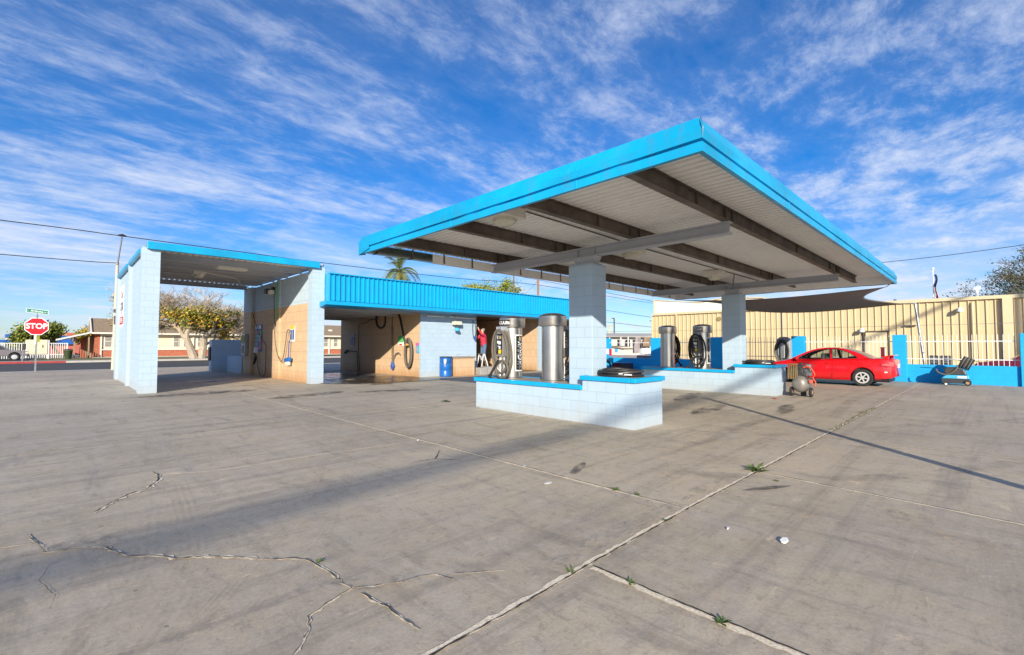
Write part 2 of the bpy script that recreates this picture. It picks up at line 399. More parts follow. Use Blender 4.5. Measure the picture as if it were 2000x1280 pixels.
def tag(o, label=None, cat=None, group=None, kind=None):
    if label: o['label'] = label
    if cat: o['category'] = cat
    if group: o['group'] = group
    if kind: o['kind'] = kind
    return o
def empty(name, loc, label, cat, group=None, rz=0):
    o = bpy.data.objects.new(name, None); COL.objects.link(o); o.location = loc; o.rotation_euler = (0, 0, rz); o.empty_display_size = .2
    return tag(o, label, cat, group)
def kids(o): return [c for c in bpy.data.objects if c.parent == o]
def copy_tree(o, parent=None):
    c = o.copy(); COL.objects.link(c)
    if parent is not None: c.parent = parent
    for ch in kids(o): copy_tree(ch, c)
    return c
def text_mesh(body, size, align='CENTER', shear=0.0, bold=.0, res=3):
    cu = bpy.data.curves.new('lettering', 'FONT'); cu.body = body; cu.size = size; cu.align_x = align; cu.align_y = 'CENTER'
    cu.shear = shear; cu.offset = bold; cu.resolution_u = res
    t = bpy.data.objects.new('lettering', cu); COL.objects.link(t)
    bpy.context.view_layer.update()
    me = bpy.data.meshes.new_from_object(t.evaluated_get(bpy.context.evaluated_depsgraph_get()))
    bpy.data.objects.remove(t); bpy.data.curves.remove(cu)
    return me
def text(body, size, mat, parent, fn, name='lettering', **k):
    """flat lettering; fn maps (u right, v up) to a 3D point"""
    me = text_mesh(body, size, **k)
    for v in me.vertices:
        p = fn(v.co.x, v.co.y); v.co = p
    me.materials.clear(); me.materials.append(MATS[mat]); me.name = name
    o = bpy.data.objects.new(name, me); COL.objects.link(o)
    if parent is not None: o.parent = parent
    return o
def struct(name, mb, mats, label=None, **k):
    o = mb.build(name, mats, **k); o['kind'] = 'structure'
    if label: o['label'] = label
    return o
def smooth_path(pts, n=6):
    P = [Vector(p) for p in pts]; out = []
    for i in range(len(P)-1):
        p0 = P[max(i-1, 0)]; p1 = P[i]; p2 = P[i+1]; p3 = P[min(i+2, len(P)-1)]
        for k in range(n):
            t = k/n
            out.append(.5*((2*p1)+(-p0+p2)*t+(2*p0-5*p1+4*p2-p3)*t*t+(-p0+3*p1-3*p2+p3)*t**3))
    out.append(P[-1]); return out
def helix(path, r, turns, n=14):
    out = []; P = smooth_path(path, 8); L = len(P); tot = turns*n
    for i in range(tot+1):
        t = i/tot*(L-1); k = min(int(t), L-2); p = P[k].lerp(P[k+1], t-k); d = (P[k+1]-P[k]).normalized()
        x = d.orthogonal().normalized(); y = d.cross(x); a = 2*math.pi*i/n
        out.append(p+(x*math.cos(a)+y*math.sin(a))*r)
    return out

# ------------------------------------------------------------------ world and sun
world = bpy.data.worlds.new("World"); scene.world = world; world.use_nodes = True
nt = world.node_tree; bg = nt.nodes['Background']
SUN_EL, SUN_AZ = R(18.4), R(225)          # the sun stands behind the camera, in the -x -y quarter
sky = nd(nt, 'ShaderNodeTexSky', sky_type='NISHITA'); sky.sun_disc = False
sky.sun_elevation = SUN_EL; sky.sun_rotation = SUN_AZ; sky.altitude = 400; sky.air_density = 1.0; sky.dust_density = .6; sky.ozone_density = 2.2
tc = nd(nt, 'ShaderNodeTexCoord'); sp = nd(nt, 'ShaderNodeSeparateXYZ'); lk(nt, tc.outputs['Generated'], sp.inputs[0])
zc = mth(nt, 'ADD', mth(nt, 'MAXIMUM', sp.outputs[2], 0.0), .10)
cx_ = mth(nt, 'DIVIDE', sp.outputs[0], zc); cy_ = mth(nt, 'DIVIDE', sp.outputs[1], zc)
cv = nd(nt, 'ShaderNodeCombineXYZ'); lk(nt, cx_, cv.inputs[0]); lk(nt, cy_, cv.inputs[1])
CANG = 0
st = mapping(nt, mapping(nt, cv.outputs[0], rot=(0, 0, R(-CANG))), (.42, 1.35, 1), loc=(.4, 1.7, 0))
n_st = noise(nt, st, 1.15, 9, .60, .25)
n_st2 = noise(nt, mapping(nt, mapping(nt, cv.outputs[0], rot=(0, 0, R(-CANG-9))), (.9, 3.6, 1)), 1.3, 9, .66, .3)
n_mot = noise(nt, mapping(nt, cv.outputs[0], (1, 1.3, 1)), 2.2, 10, .66, .25)
n_big = noise(nt, cv.outputs[0], .55, 3, .5)
side_w = ramp(nt, mth(nt, 'SUBTRACT', cx_, cy_), -.9, .7)
n_fine = noise(nt, mapping(nt, cv.outputs[0], (1, 1.5, 1), (0, 0, R(25))), 6.0, 9, .70, .35)
n_a = nd(nt, 'ShaderNodeMix', data_type='FLOAT'); lk(nt, side_w, n_a.inputs[0]); lk(nt, n_st, n_a.inputs[2]); lk(nt, n_mot, n_a.inputs[3])
a = mth(nt, 'ADD', mth(nt, 'MULTIPLY', n_a.outputs[0], .72), mth(nt, 'MULTIPLY', n_st2, .30))
a = mth(nt, 'ADD', a, mth(nt, 'MULTIPLY', n_fine, .34))
a = mth(nt, 'ADD', a, mth(nt, 'MULTIPLY', n_big, .34))
CLOUD_LO, CLOUD_HI = .79, 1.10
cl = mth(nt, 'ADD', mth(nt, 'MULTIPLY', ramp(nt, a, CLOUD_LO, CLOUD_HI, 'S'), .90), mth(nt, 'MULTIPLY', ramp(nt, a, .60, .90), .16))
low = ramp(nt, sp.outputs[2], .22, .02)
n_puff = noise(nt, mapping(nt, tc.outputs['Generated'], (1, 1, 3.2)), 3.4, 9, .6, .4)
puff = mth(nt, 'MULTIPLY', ramp(nt, n_puff, .46, .60, 'S'), ramp(nt, sp.outputs[2], .30, .08))
cl = mth(nt, 'MULTIPLY', mth(nt, 'ADD', cl, mth(nt, 'MULTIPLY', puff, .55)), .86, clamp=True)
hs = nd(nt, 'ShaderNodeHueSaturation'); hs.inputs['Saturation'].default_value = 1.30; hs.inputs['Value'].default_value = .86
tint = mixc(nt, 1.0, sky.outputs[0], (.80, .92, 1.20), 'MULTIPLY'); lk(nt, tint, hs.inputs['Color'])
skc = mixc(nt, cl, hs.outputs[0], (4.6, 5.05, 6.1))
lk(nt, skc, bg.inputs['Color']); bg.inputs['Strength'].default_value = .10

sun = bpy.data.lights.new("sun", 'SUN'); sun.energy = 4.4; sun.angle = R(.53); sun.color = (1, .91, .75)
suno = bpy.data.objects.new("sun", sun); COL.objects.link(suno)
sdir = Vector((math.cos(SUN_EL)*math.cos(R(225)), math.cos(SUN_EL)*math.sin(R(225)), math.sin(SUN_EL)))
suno.rotation_euler = sdir.to_track_quat('Z', 'Y').to_euler(); suno.location = (-20, -20, 20)
scene.view_settings.view_transform = 'Standard'; scene.view_settings.look = 'None'
scene.view_settings.exposure = .72; scene.view_settings.gamma = 1
scene.cycles.max_bounces = 6; scene.cycles.transparent_max_bounces = 12

exec_parts = []
# ================================================================== SETTING
struct('ground', MB().quad((-600, -600, -.05), (900, -600, -.05), (900, 900, -.05), (-600, 900, -.05)), 'dirt')
mb = MB()
for i in range(-14, 8):
    pass
struct('concrete_lot', MB().quad((-40, -30, 0), (24.3, -30, 0), (24.3, 36.9, 0), (-40, 36.9, 0)), 'lot_concrete')
struct('road', MB().quad((-120, 36.9, -.02), (160, 36.9, -.02), (160, 54.2, -.02), (-120, 54.2, -.02)), 'asphalt')
struct('road_gutter', MB().quad((-120, 36.9, -.012), (160, 36.9, -.012), (160, 37.9, -.012), (-120, 37.9, -.012)), 'kerb')
struct('far_kerb', MB().box(.4, 160, 54.2, 54.5, -.05, .13), 'kerb')
struct('red_kerb', MB().box(-120, .4, 54.2, 54.5, -.05, .13), 'kerb_red')
struct('far_pavement', MB().box(-120, 160, 54.5, 56.6, -.05, .12), 'kerb')
struct('grass_strip', MB().quad((-2, 56.6, .05), (160, 56.6, .05), (160, 69.5, .05), (-2, 69.5, .05)), 'dry_grass')
struct('side_yard', MB().quad((-120, 56.6, .03), (-2, 56.6, .03), (-2, 140, .03), (-120, 140, .03)), 'asphalt')
struct('house_footing', MB().box(2.6, 120, 69.5, 72, -.04, .09), 'kerb')
struct('alley', MB().quad((24.3, -40, -.01), (31.2, -40, -.01), (31.2, 36, -.01), (24.3, 36, -.01)), 'dirt')

# joints, cracks
def dens(pts, step=.12, jit=.0):
    out = []; P = [Vector(p) for p in pts]
    for a, b in zip(P, P[1:]):
        n = max(1, int((b-a).length/step))
        for k in range(n):
            q = a.lerp(b, k/n); out.append(q+Vector((random.uniform(-jit, jit), random.uniform(-jit, jit))))
    out.append(P[-1]); return out
jm = MB()
def joint(pts, w, dark=1):
    d = dens([Vector(p) for p in pts], .05 if w > .03 else .09, w*.05)
    jm.ribbon(d, w*.82, .004, .5, mi=0, win=4)
    if dark: jm.ribbon(d, w*.24, .008, .7, off=-w*.36*dark, mi=1, win=4)
joint([(-20, 1.80), (1.83, 1.87), (2.55, 1.89), (4.04, 1.905), (5.73, 1.89), (20.31, 1.80), (23.4, 1.78)], .052, 1)
joint([(4.0, 1.95), (3.99, 4.08), (3.97, 9.61), (4.0, 17.4)], .042, 1)
joint([(2.52, 1.84), (2.51, .65), (2.48, -8)], .058, -1)
joint([(5.75, 1.84), (5.60, -.17), (5.5, -8)], .042, -1)
for x in (8.78, 11.98, 14.83, 17.9, 21.0): joint([(x, 1.82), (x-.05, -9)], .036, -1)
for x in (12.3, 20.8): joint([(x, 1.95), (x+.02, 17.5)], .018, 1)
joint([(-14, 8.9), (-.52, 9.03), (1.2, 9.12), (1.79, 9.29), (3.97, 9.6), (7.0, 9.7)], .034, 1)
joint([(.86, 6.48), (1.23, 6.30), (1.52, 6.23), (2.61, 6.21), (3.62, 6.09)], .024, 0)
joint([(-14, 17.3), (1.7, 17.4), (23, 17.5)], .02, 1)
for y in (24, 30.5): joint([(-25, y), (1.6, y)], .03, 1)
joint([(-4, 17.4), (-4.2, 36)], .03, 1)
struct('joint_lines', jm, ['joint_sand', 'joint_dark'])
cm = MB()
def crack(pts, w, sandy=True):
    d = dens([Vector(p) for p in pts], .030, .0045)
    n = len(d); ws = [w*(.4+.6*math.sin(math.pi*min(1, (i+4)/(n+3))))*random.uniform(.6, 1.25) for i in range(n)]
    if sandy: cm.ribbon(d, [q*2.1 for q in ws], .0045, .7, mi=0, win=3)
    cm.ribbon(d, [q*.85 for q in ws], .0085, .7, off=-w*.35, mi=1, win=3)
crack([(-.13, 5.16), (-.1, 4.99), (-.06, 4.84), (-.03, 4.63), (.07, 4.59), (.26, 4.48), (.35, 4.24), (.4, 4.13), (.53, 4.02), (.61, 3.88), (.75, 3.79), (.92, 3.6), (1.04, 3.44), (1.19, 3.32), (1.24, 3.22), (1.26, 3.09), (1.28, 2.95), (1.27, 2.79), (1.29, 2.68), (1.39, 2.62), (1.55, 2.54), (1.65, 2.52), (1.74, 2.47), (1.78, 2.34)], .016)
crack([(1.29, 2.68), (1.21, 2.66), (1.11, 2.62), (.99, 2.56), (.95, 2.46), (.89, 2.37), (.82, 2.3), (.74, 2.18)], .009)
crack([(1.3, 2.63), (1.31, 2.49), (1.34, 2.34), (1.34, 2.19), (1.35, 2.05)], .010)
crack([(-.6, 5.1), (-.27, 4.97), (-.11, 4.91)], .013)
crack([(.8, 6.74), (.83, 6.51), (.81, 6.28), (.68, 5.96), (.51, 5.84), (.37, 5.63), (.25, 5.42)], .022)
crack([(3.15, 5.0), (3.46, 4.95), (3.79, 5.32)], .016, False)
crack([(3.46, 4.95), (3.65, 4.66)], .018, False)
crack([(1.82, 2.4), (1.95, 2.3), (2.1, 2.2)], .006)
crack([(.0, 4.4), (-.05, 4.1), (.02, 3.8), (.0, 3.6)], .004, False)
struct('cracks', cm, ['joint_sand', 'joint_dark'])
tm = MB()
for i, (pts, w) in enumerate([([(.62, 6.6), (.56, 5.54), (.5, 4.61), (.34, 3.69), (.08, 3.08), (-.2, 2.6)], .2), ([(.95, 6.4), (.87, 5.55), (.73, 4.12), (.53, 3.34), (.3, 2.84), (.1, 2.4)], .2),
                ([(2.9, 6.9), (2.13, 5.33), (1.46, 4.13), (1.0, 3.52), (.45, 2.77), (.2, 2.4)], .13), ([(3.3, 6.9), (2.6, 5.51), (1.61, 3.82), (1.16, 3.26), (.7, 2.72), (.4, 2.3)], .15),
                ([(3.2, 9.2), (3.0, 8.0), (3.3, 6.6), (4.2, 5.2)], .18), ([(3.9, 9.4), (3.8, 8.2), (4.2, 6.8), (5.2, 5.2)], .18),
                ([(-2, 7.5), (0, 7.2), (2, 7.6), (3.6, 9), (4.2, 12), (4.5, 17)], .22), ([(-2, 9.6), (0, 9.8), (1.5, 11), (2.6, 14), (3.1, 18)], .22)]):
    tm.ribbon([p.to_2d() for p in smooth_path([(x, y, 0) for x, y in pts], 8)], w*1.1, .012, mi=0)
for pts in [[(8, 3.2), (10, 3.0), (13, 3.3), (18, 3.2)], [(8.5, 2.6), (11, 2.2), (15, 2.5), (19, 2.3)], [(6, 3.2), (8, 2.6), (12, .4), (16, -2)], [(9, 9.5), (8, 12), (8.6, 15), (9.2, 19)], [(10.6, 9), (10, 12), (10.4, 16), (10.7, 20)], [(4.4, 9), (4.2, 12), (4.9, 16), (4.6, 21)], [(4.2, 4), (6, 1.2), (9, -.5), (13, -2.5)]]:
    tm.ribbon([p.to_2d() for p in smooth_path([(x, y, 0) for x, y in pts], 8)], .24, .016, mi=1)
struct('tyre_marks', tm, ['tread_dust', 'tread_dark'])
wm = MB()
def blob(cx, cy, rx, ry, z, mi, rot=0):
    for k in range(1):
        d = [(cx+math.cos(rot)*rx*t, cy+math.sin(rot)*rx*t) for t in [i/14*2-1 for i in range(15)]]
        wm.ribbon(d, [2*ry*math.sqrt(max(.02, 1-(i/14*2-1)**2)) for i in range(15)], z, .12, mi=mi)
blob(9.3, 18.4, 2.4, 2.6, .020, 0, .1); blob(10.3, 16.6, 1.7, .7, .024, 0, -.1); blob(9.3, 21.5, 2.0, 2.8, .028, 1)
blob(8.7, 15.9, .5, .25, .020, 0); blob(4.4, 21.7, .75, .28, .020, 0, 0); blob(18, 19, 2.2, 1.5, .02, 0)
blob(4.36, 3.36, .30, .06, .020, 2, .4); blob(5.13, 1.57, .28, .05, .020, 2, -.5); blob(7.13, 9.75, .1, .2, .02, 2)
blob(12.7, 5.9, 1.2, .3, .02, 2, .2); blob(10.5, 4.4, 1.0, .25, .02, 2, .1); blob(11.8, 3.2, .9, .18, .024, 2, .2); blob(3.0, 16.5, 1.6, .5, .02, 2)
blob(5.2, 13.8, 1.2, .4, .02, 2, .2); blob(7.5, 13.2, 1, .3, .02, 2, -.3); blob(13.4, 9.9, 1.6, .5, .02, 2, 0); blob(17, 6, 1.6, .5, .02, 2, 0)
blob(3.1, 1.98, 1.0, .10, .030, 3); blob(4.6, 2.0, .6, .08, .03, 3); blob(3.86, 2.2, .10, .5, .034, 3); blob(7.0, 8.0, .12, .9, .03, 3, 0); blob(6.6, 6.2, .25, 1.6, .02, 3)
blob(5.2, .55, .25, .1, .03, 3, .4); blob(1.3, 2.62, .4, .10, .03, 3, -.6); blob(.1, 4.6, .3, .15, .03, 3, -.7)
struct('surface_stains', wm, ['wet_stain', 'water_film', 'oil_stain', 'dust_halo'])

# ================================================================== TALL WASH BAY
tb = empty('wash_bay', (4.4, 22, 0), 'tall open drive-through wash bay with pale blue end walls and flat bright blue roof edge', 'car wash bay')
def P(parent, name, mb, mats, **k):
    o = mb.build(name, mats, parent=parent, **k)
    o.matrix_parent_inverse = Matrix.Translation(parent.location).inverted() if parent.rotation_euler.z == 0 else (Matrix.Translation(parent.location) @ Matrix.Rotation(parent.rotation_euler.z, 4, 'Z')).inverted()
    return o
def PS(parent, name, mb, mats, **k):        # sub-part in world coordinates of a part
    o = mb.build(name, mats, parent=parent, **k)
    pm = parent.matrix_parent_inverse if parent.parent else Matrix()
    base = Matrix.Translation(parent.parent.location) @ Matrix.Rotation(parent.parent.rotation_euler.z, 4, 'Z') @ pm if parent.parent else Matrix()
    o.matrix_parent_inverse = base.inverted(); return o
def TX(parent, *a, **k):
    o = text(*a[:3], parent, a[3], **k); o.matrix_parent_inverse = Matrix.Translation(parent.location).inverted(); return o
lw = MB().box(1.78, 2.12, 18.08, 21.3, 0, 4.49).box(1.78, 2.12, 21.72, 25.7, 0, 4.49)
lw.box(1.70, 2.14, 17.65, 18.08, 0, 4.42).box(1.70, 2.14, 21.3, 21.72, 0, 4.495).box(1.70, 2.14, 25.7, 26.5, 0, 4.495)
P(tb, 'wall', lw, 'pale_blue_block')
rw = MB().box(6.80, 7.16, 18.08, 21.25, 0, 4.28).box(6.80, 7.16, 21.6, 25.1, 0, 4.28).box(6.72, 7.19, 21.25, 21.6, 0, 4.30).box(6.66, 7.19, 25.1, 26.4, 0, 4.30)
P(tb, 'wall', rw, 'bay_tan_block')['label'] = 'tan lower wall with white upper half and stains'
P(tb, 'pilaster', MB().box(6.74, 7.20, 17.65, 18.08, 0, 4.42), 'pale_blue_block')
ff = MB().box(1.80, 6.96, 17.52, 17.64, 4.36, 4.585)
P(tb, 'fascia', ff, 'blue_fascia', bevel=.01)
ff = MB().box(1.66, 1.76, 18.12, 21.26, 4.30, 4.42).box(1.66, 1.76, 21.76, 25.66, 4.30, 4.42)
P(tb, 'edge_trim', ff, 'blue_fascia')
dk = MB(); x = 1.8
prof = []
while x < 7.1:
    prof += [(x, 4.50), (x+.10, 4.50), (x+.125, 4.54), (x+.175, 4.54), (x+.2, 4.50)]; x += .2
for y0, y1 in ((17.66, 26.5),):
    for (xa, za), (xb, zb) in zip(prof, prof[1:]): dk.quad((xa, y0, za), (xb, y0, zb), (xb, y1, zb), (xa, y1, za))
P(tb, 'roof_deck', dk, 'deck_metal')
for i, y in enumerate((18.9, 20.5, 22.2, 23.9, 26.38)):
    bmx = MB().box(2.14, 6.78, y-.02, y+.02, 4.27, 4.49).box(2.14, 6.78, y-.09, y-.02, 4.27, 4.285)
    P(tb, 'roof_beam', bmx, 'grey_steel')
lf = P(tb, 'ceiling_light', MB().box(3.55, 3.95, 20.9, 21.25, 4.16, 4.29), 'housing', bevel=.02)
PS(lf, 'lens', MB().lathe([(.17, 0), (.15, -.08), (.08, -.12), (.01, -.13)], 16, (3.75, 21.05, 4.16)), 'lens', smooth=True)
P(tb, 'junction_box', MB().box(3.95, 4.9, 19.0, 19.35, 4.20, 4.36), 'housing', bevel=.01)
P(tb, 'conduit', MB().tube(smooth_path([(3.95, 21.1, 4.28), (4.4, 21.3, 4.24), (5.2, 21.9, 4.24), (5.8, 23.6, 4.22), (6.4, 25.2, 4.30), (6.62, 25.3, 4.2), (6.62, 25.3, 3.2)]), .014, 6), 'housing')
# lettering on the outer face of the left wall
def on_left(y, z): return lambda u, v: Vector((1.695, y-u, z+v))
sg = P(tb, 'painted_sign', MB().quad((1.776, 25.62, 2.2), (1.776, 23.9, 2.2), (1.776, 23.9, 3.9), (1.776, 25.62, 3.9)), 'ink_white')
sg.hide_render = False
PS(sg, 'red_panel', MB().quad((1.772, 25.5, 2.30), (1.772, 24.1, 2.30), (1.772, 24.1, 2.62), (1.772, 25.5, 2.62)), 'ink_red')
def TXS(parent, body, size, mat, fn, **k):
    o = text(body, size, mat, parent, fn, **k); base = Matrix.Translation(parent.parent.location) @ parent.matrix_parent_inverse
    o.matrix_parent_inverse = base.inverted(); return o
TXS(sg, 'Classic', .42, 'ink_darkred', lambda u, v: Vector((1.768, 24.78-u, 3.52+v)), shear=.3)
TXS(sg, 'CAR', .50, 'ink_black', lambda u, v: Vector((1.768, 24.78-u*1.1, 3.02+v)), bold=.01)
TXS(sg, 'WASH', .2, 'ink_grey', lambda u, v: Vector((1.768, 24.78-u*1.4, 2.76+v)))
TXS(sg, 'OPEN', .26, 'ink_white', lambda u, v: Vector((1.766, 24.78-u*1.3, 2.46+v)), bold=.008)

# things on the tan wall of the tall bay
WX = 6.80
def board(name, px0, py0, px1, py1, x, t, mat, label, cat, rows=(), off=0.0):
    a = onx(px0, py0, x); b_ = onx(px1, py1, x)
    y0, y1 = sorted((a.y, b_.y)); z0, z1 = sorted((a.z, b_.z))
    e = empty(name, (x-t, (y0+y1)/2, z0), label, cat)
    P(e, 'panel', MB().box(x-t, x-.002, y0, y1, z0, z1), mat, bevel=.003)
    for i, (fa, fb, ga, gb, mm) in enumerate(rows):     # fa,fb across (0 = left in the photo), ga,gb up
        ya = y1-(y1-y0)*fa; yb = y1-(y1-y0)*fb
        P(e, 'printed_field', MB().box(x-t-.004, x-t+.001, min(ya, yb), max(ya, yb), z0+(z1-z0)*ga, z0+(z1-z0)*gb), mm)
    return e, (y0, y1, z0, z1)
cols = ['ink_green', 'ink_pink', 'ink_cyan', 'ink_red', 'ink_green', 'ink_pink', 'ink_cyan', 'ink_yellow', 'ink_red', 'ink_green']
rows = [(.08, .45, .84, .96, 'ink_white'), (.55, .92, .84, .96, 'ink_white')]
for i in range(5): rows += [(.10, .45, .08+i*.145, .18+i*.145, cols[2*i]), (.55, .90, .08+i*.145, .18+i*.145, cols[2*i+1])]
board('price_board', 500, 635, 511.5, 687, WX, .03, 'ink_blue', 'tall blue menu board with coloured squares on shaded bay wall', 'sign', rows)
board('instruction_sign', 568.5, 637, 576, 667.5, WX, .02, 'ink_white', 'white sign with yellow header and blue columns on sunlit tan wall', 'sign', [(0, 1, .80, 1, 'ink_yellow'), (.1, .38, .12, .76, 'ink_blue'), (.5, .9, .12, .76, 'ink_blue')])
e = empty('coin_meter', (6.62, 25.8, .9), 'steel coin meter box with yellow label on end of tan wall', 'coin box')
P(e, 'case', MB().box(6.50, 6.655, 25.5, 26.1, .95, 2.0), 'galv', bevel=.01)
P(e, 'label_plate', MB().box(6.49, 6.502, 25.55, 26.05, 1.55, 1.95), 'leaf_lime'); P(e, 'dial_panel', MB().box(6.485, 6.502, 25.65, 25.95, 1.05, 1.45), 'ink_black')
e = empty('wall_lamp', (6.7, 22.2, 3.95), 'black twin-head floodlight high on shaded bay wall', 'lamp')
P(e, 'bracket', MB().box(6.70, 6.80, 22.1, 22.3, 3.9, 4.05), 'plastic_dark'); P(e, 'lamp_head', MB().box(6.45, 6.70, 22.2, 22.5, 3.75, 3.97), 'plastic_dark', bevel=.02)
P(e, 'lamp_head', MB().box(6.50, 6.68, 21.8, 22.1, 3.68, 3.88), 'housing', bevel=.02)
# foam brush with hose
e = empty('foam_brush', (6.7, 20.3, .6), 'blue foam brush on long looping hose hanging on sunlit tan wall', 'brush')
hp = [onx(px, py, 6.70) for px, py in ((535, 575), (535.5, 600), (536, 640), (538, 672), (543, 696), (549, 706.5), (554, 695), (558, 668), (561, 648), (565, 645), (567, 660), (564.5, 672))]
P(e, 'hose', MB().tube(smooth_path(hp, 6), .017, 6), 'hose_grey', smooth=True)
P(e, 'handle', MB().tube([onx(564.5, 666, 6.68), onx(563, 704, 6.68)], .02, 6), 'ink_blue')
bp = onx(561.5, 706, 6.66)
P(e, 'brush_head', MB().prism([(6.60, bp.y-.28, bp.z), (6.60, bp.y+.24, bp.z-.04), (6.60, bp.y+.30, bp.z+.10), (6.60, bp.y-.1, bp.z+.16), (6.60, bp.y-.30, bp.z+.16)], (.12, 0, 0)), 'barrel_blue', bevel=.02)
P(e, 'bristle', MB().box(6.61, 6.70, bp.y-.20, bp.y-.12, bp.z-.14, bp.z), 'housing')
P(e, 'bristle', MB().box(6.61, 6.70, bp.y+.02, bp.y+.10, bp.z-.14, bp.z), 'housing')
e = empty('pressure_hose', (6.7, 23.8, .1), 'thin black pressure hose drooping to the floor on shaded wall', 'hose')
hp = [onx(px, py, 6.72) for px, py in ((484, 560), (488, 590), (495, 618), (505, 650), (513, 665), (519.5, 676), (519, 700), (518, 725), (514, 735), (508, 733), (503, 715), (501.5, 700))]
P(e, 'hose', MB().tube(smooth_path(hp, 6), .014, 6), 'black_rubber')
P(e, 'gun', MB().tube([onx(500, 695, 6.68), onx(497, 708, 6.66), onx(495, 712, 6.66)], [.05, .06, .03], 8).tube([onx(501, 698, 6.68), onx(496, 690, 6.68)], .035, 6), 'black_rubber')
P(e, 'holster', MB().box(6.66, 6.79, 24.3, 24.6, 1.1, 1.35), 'white_paint')
e = empty('water_pipe', (6.7, 21.6, 0), 'thin green and white pipe running up the wall pilaster', 'pipe')
P(e, 'riser', MB().tube([(6.69, 21.5, 2.6), (6.69, 21.5, 4.2)], .02, 6), 'ink_green')
# blocks behind the bay
e = empty('payment_kiosk', (6.6, 30, 0), 'tall pale blue block pier with dark panel standing beyond the tall bay', 'kiosk')
P(e, 'pier', MB().box(5.90, 7.5, 29.42, 29.95, 0, 1.76), 'pale_blue_block'); P(e, 'panel', MB().box(5.82, 5.90, 29.5, 29.85, .62, 1.35), 'plastic_dark', bevel=.01)
e = tag(MB().box(6.62, 7.0, 26.42, 29.40, 0, .87).build('low_wall', 'pale_blue_block'), 'low pale blue block wall joining the tall bay to its payment pier', 'wall')

# ================================================================== LONG WASH BUILDING
wb = empty('wash_building', (15, 22, 0), 'long low car wash building with ribbed bright blue fascia and tan bay walls', 'car wash')
P(wb, 'wall', MB().box(11.76, 12.16, 18.09, 26.4, 0, 3.02), 'tan_block')['label'] = 'tan block wall of the first bay'
P(wb, 'front_wall', MB().box(11.75, 15.03, 17.98, 18.09, 0, 3.02).box(12.16, 15.03, 18.09, 18.3, 0, 3.02), 'pale_blue_block')
P(wb, 'wall', MB().box(14.63, 15.03, 18.3, 26.4, 0, 3.02), 'tan_block')
P(wb, 'wall', MB().box(19.66, 20.06, 18.02, 26.4, 0, 3.02), 'tan_block')['label'] = 'tan block wall behind the vacuums'
P(wb, 'pilaster', MB().box(19.62, 20.10, 17.8, 18.02, 0, 3.02), 'pale_blue_block')
P(wb, 'wall', MB().box(23.1, 23.5, 17.9, 26.4, 0, 3.02), 'tan_block')
P(wb, 'back_wall', MB().box(12.16, 14.63, 26.0, 26.39, 0, 3.02).box(15.03, 19.66, 26.0, 26.39, 0, 3.02).box(20.06, 23.1, 26, 26.39, 0, 3.02), 'tan_block')
P(wb, 'ceiling', MB().box(7.24, 23.6, 17.62, 26.5, 3.03, 3.12), 'rust_steel')
for y in (18.6, 20.4, 22.2, 24.0, 25.8):
    P(wb, 'ceiling_joist', MB().box(7.24, 11.74, y-.04, y+.04, 2.87, 3.025), 'grey_steel')
fx = MB(); x = 7.26; pr_ = []
while x < 23.7:
    pr_ += [(x, 17.32), (x+.12, 17.32), (x+.14, 17.262), (x+.175, 17.262), (x+.20, 17.32)]; x += .20
for (xa, ya), (xb, yb) in zip(pr_, pr_[1:]): fx.quad((xa, ya, 3.15), (xb, yb, 3.15), (xb, yb, 4.16), (xa, ya, 4.16))
P(wb, 'ribbed_fascia', fx, 'blue_paint')
P(wb, 'fascia_return', MB().box(7.22, 7.26, 17.27, 18.6, 3.10, 4.18), 'blue_paint')
P(wb, 'fascia_return', MB().box(23.72, 23.76, 17.27, 26.5, 3.10, 4.18), 'blue_paint')
P(wb, 'coping', MB().box(7.20, 23.78, 17.22, 17.36, 4.16, 4.20), 'blue_paint')
P(wb, 'roof', MB().box(7.27, 23.71, 17.37, 26.5, 3.5, 3.6), 'galv')
P(wb, 'drip_edge', MB().prism([(7.00, 17.04, 2.97), (7.00, 17.62, 2.90), (7.00, 17.62, 3.10), (7.00, 17.04, 3.11)], (16.75, 0, 0)), 'blue_paint')
P(wb, 'tube_light', MB().tube([(12.0, 17.86, 2.80), (12.95, 17.86, 2.80)], .035, 8).tube([(13.3, 17.86, 2.80), (14.8, 17.86, 2.78)], .035, 8), 'ink_white')
e = empty('floodlight', (13.6, 17.8, 2.3), 'twin-head floodlight casting a shadow on the pale blue wall', 'lamp')
P(e, 'stem', MB().tube([(13.55, 17.95, 2.9), (13.55, 17.80, 2.9), (13.55, 17.80, 2.5)], .02, 6), 'galv')
P(e, 'lamp_head', MB().box(13.42, 13.85, 17.62, 17.90, 2.42, 2.60), 'lens', bevel=.03); P(e, 'lamp_head', MB().lathe([(.02, .12), (.08, .1), (.13, 0), (.12, -.04), (.02, -.05)], 14, (13.62, 17.72, 2.18)), 'ink_cyan', smooth=True)
P(e, 'arm', MB().tube([(13.6, 17.8, 2.5), (13.62, 17.74, 2.3)], .03, 6), 'plastic_dark')
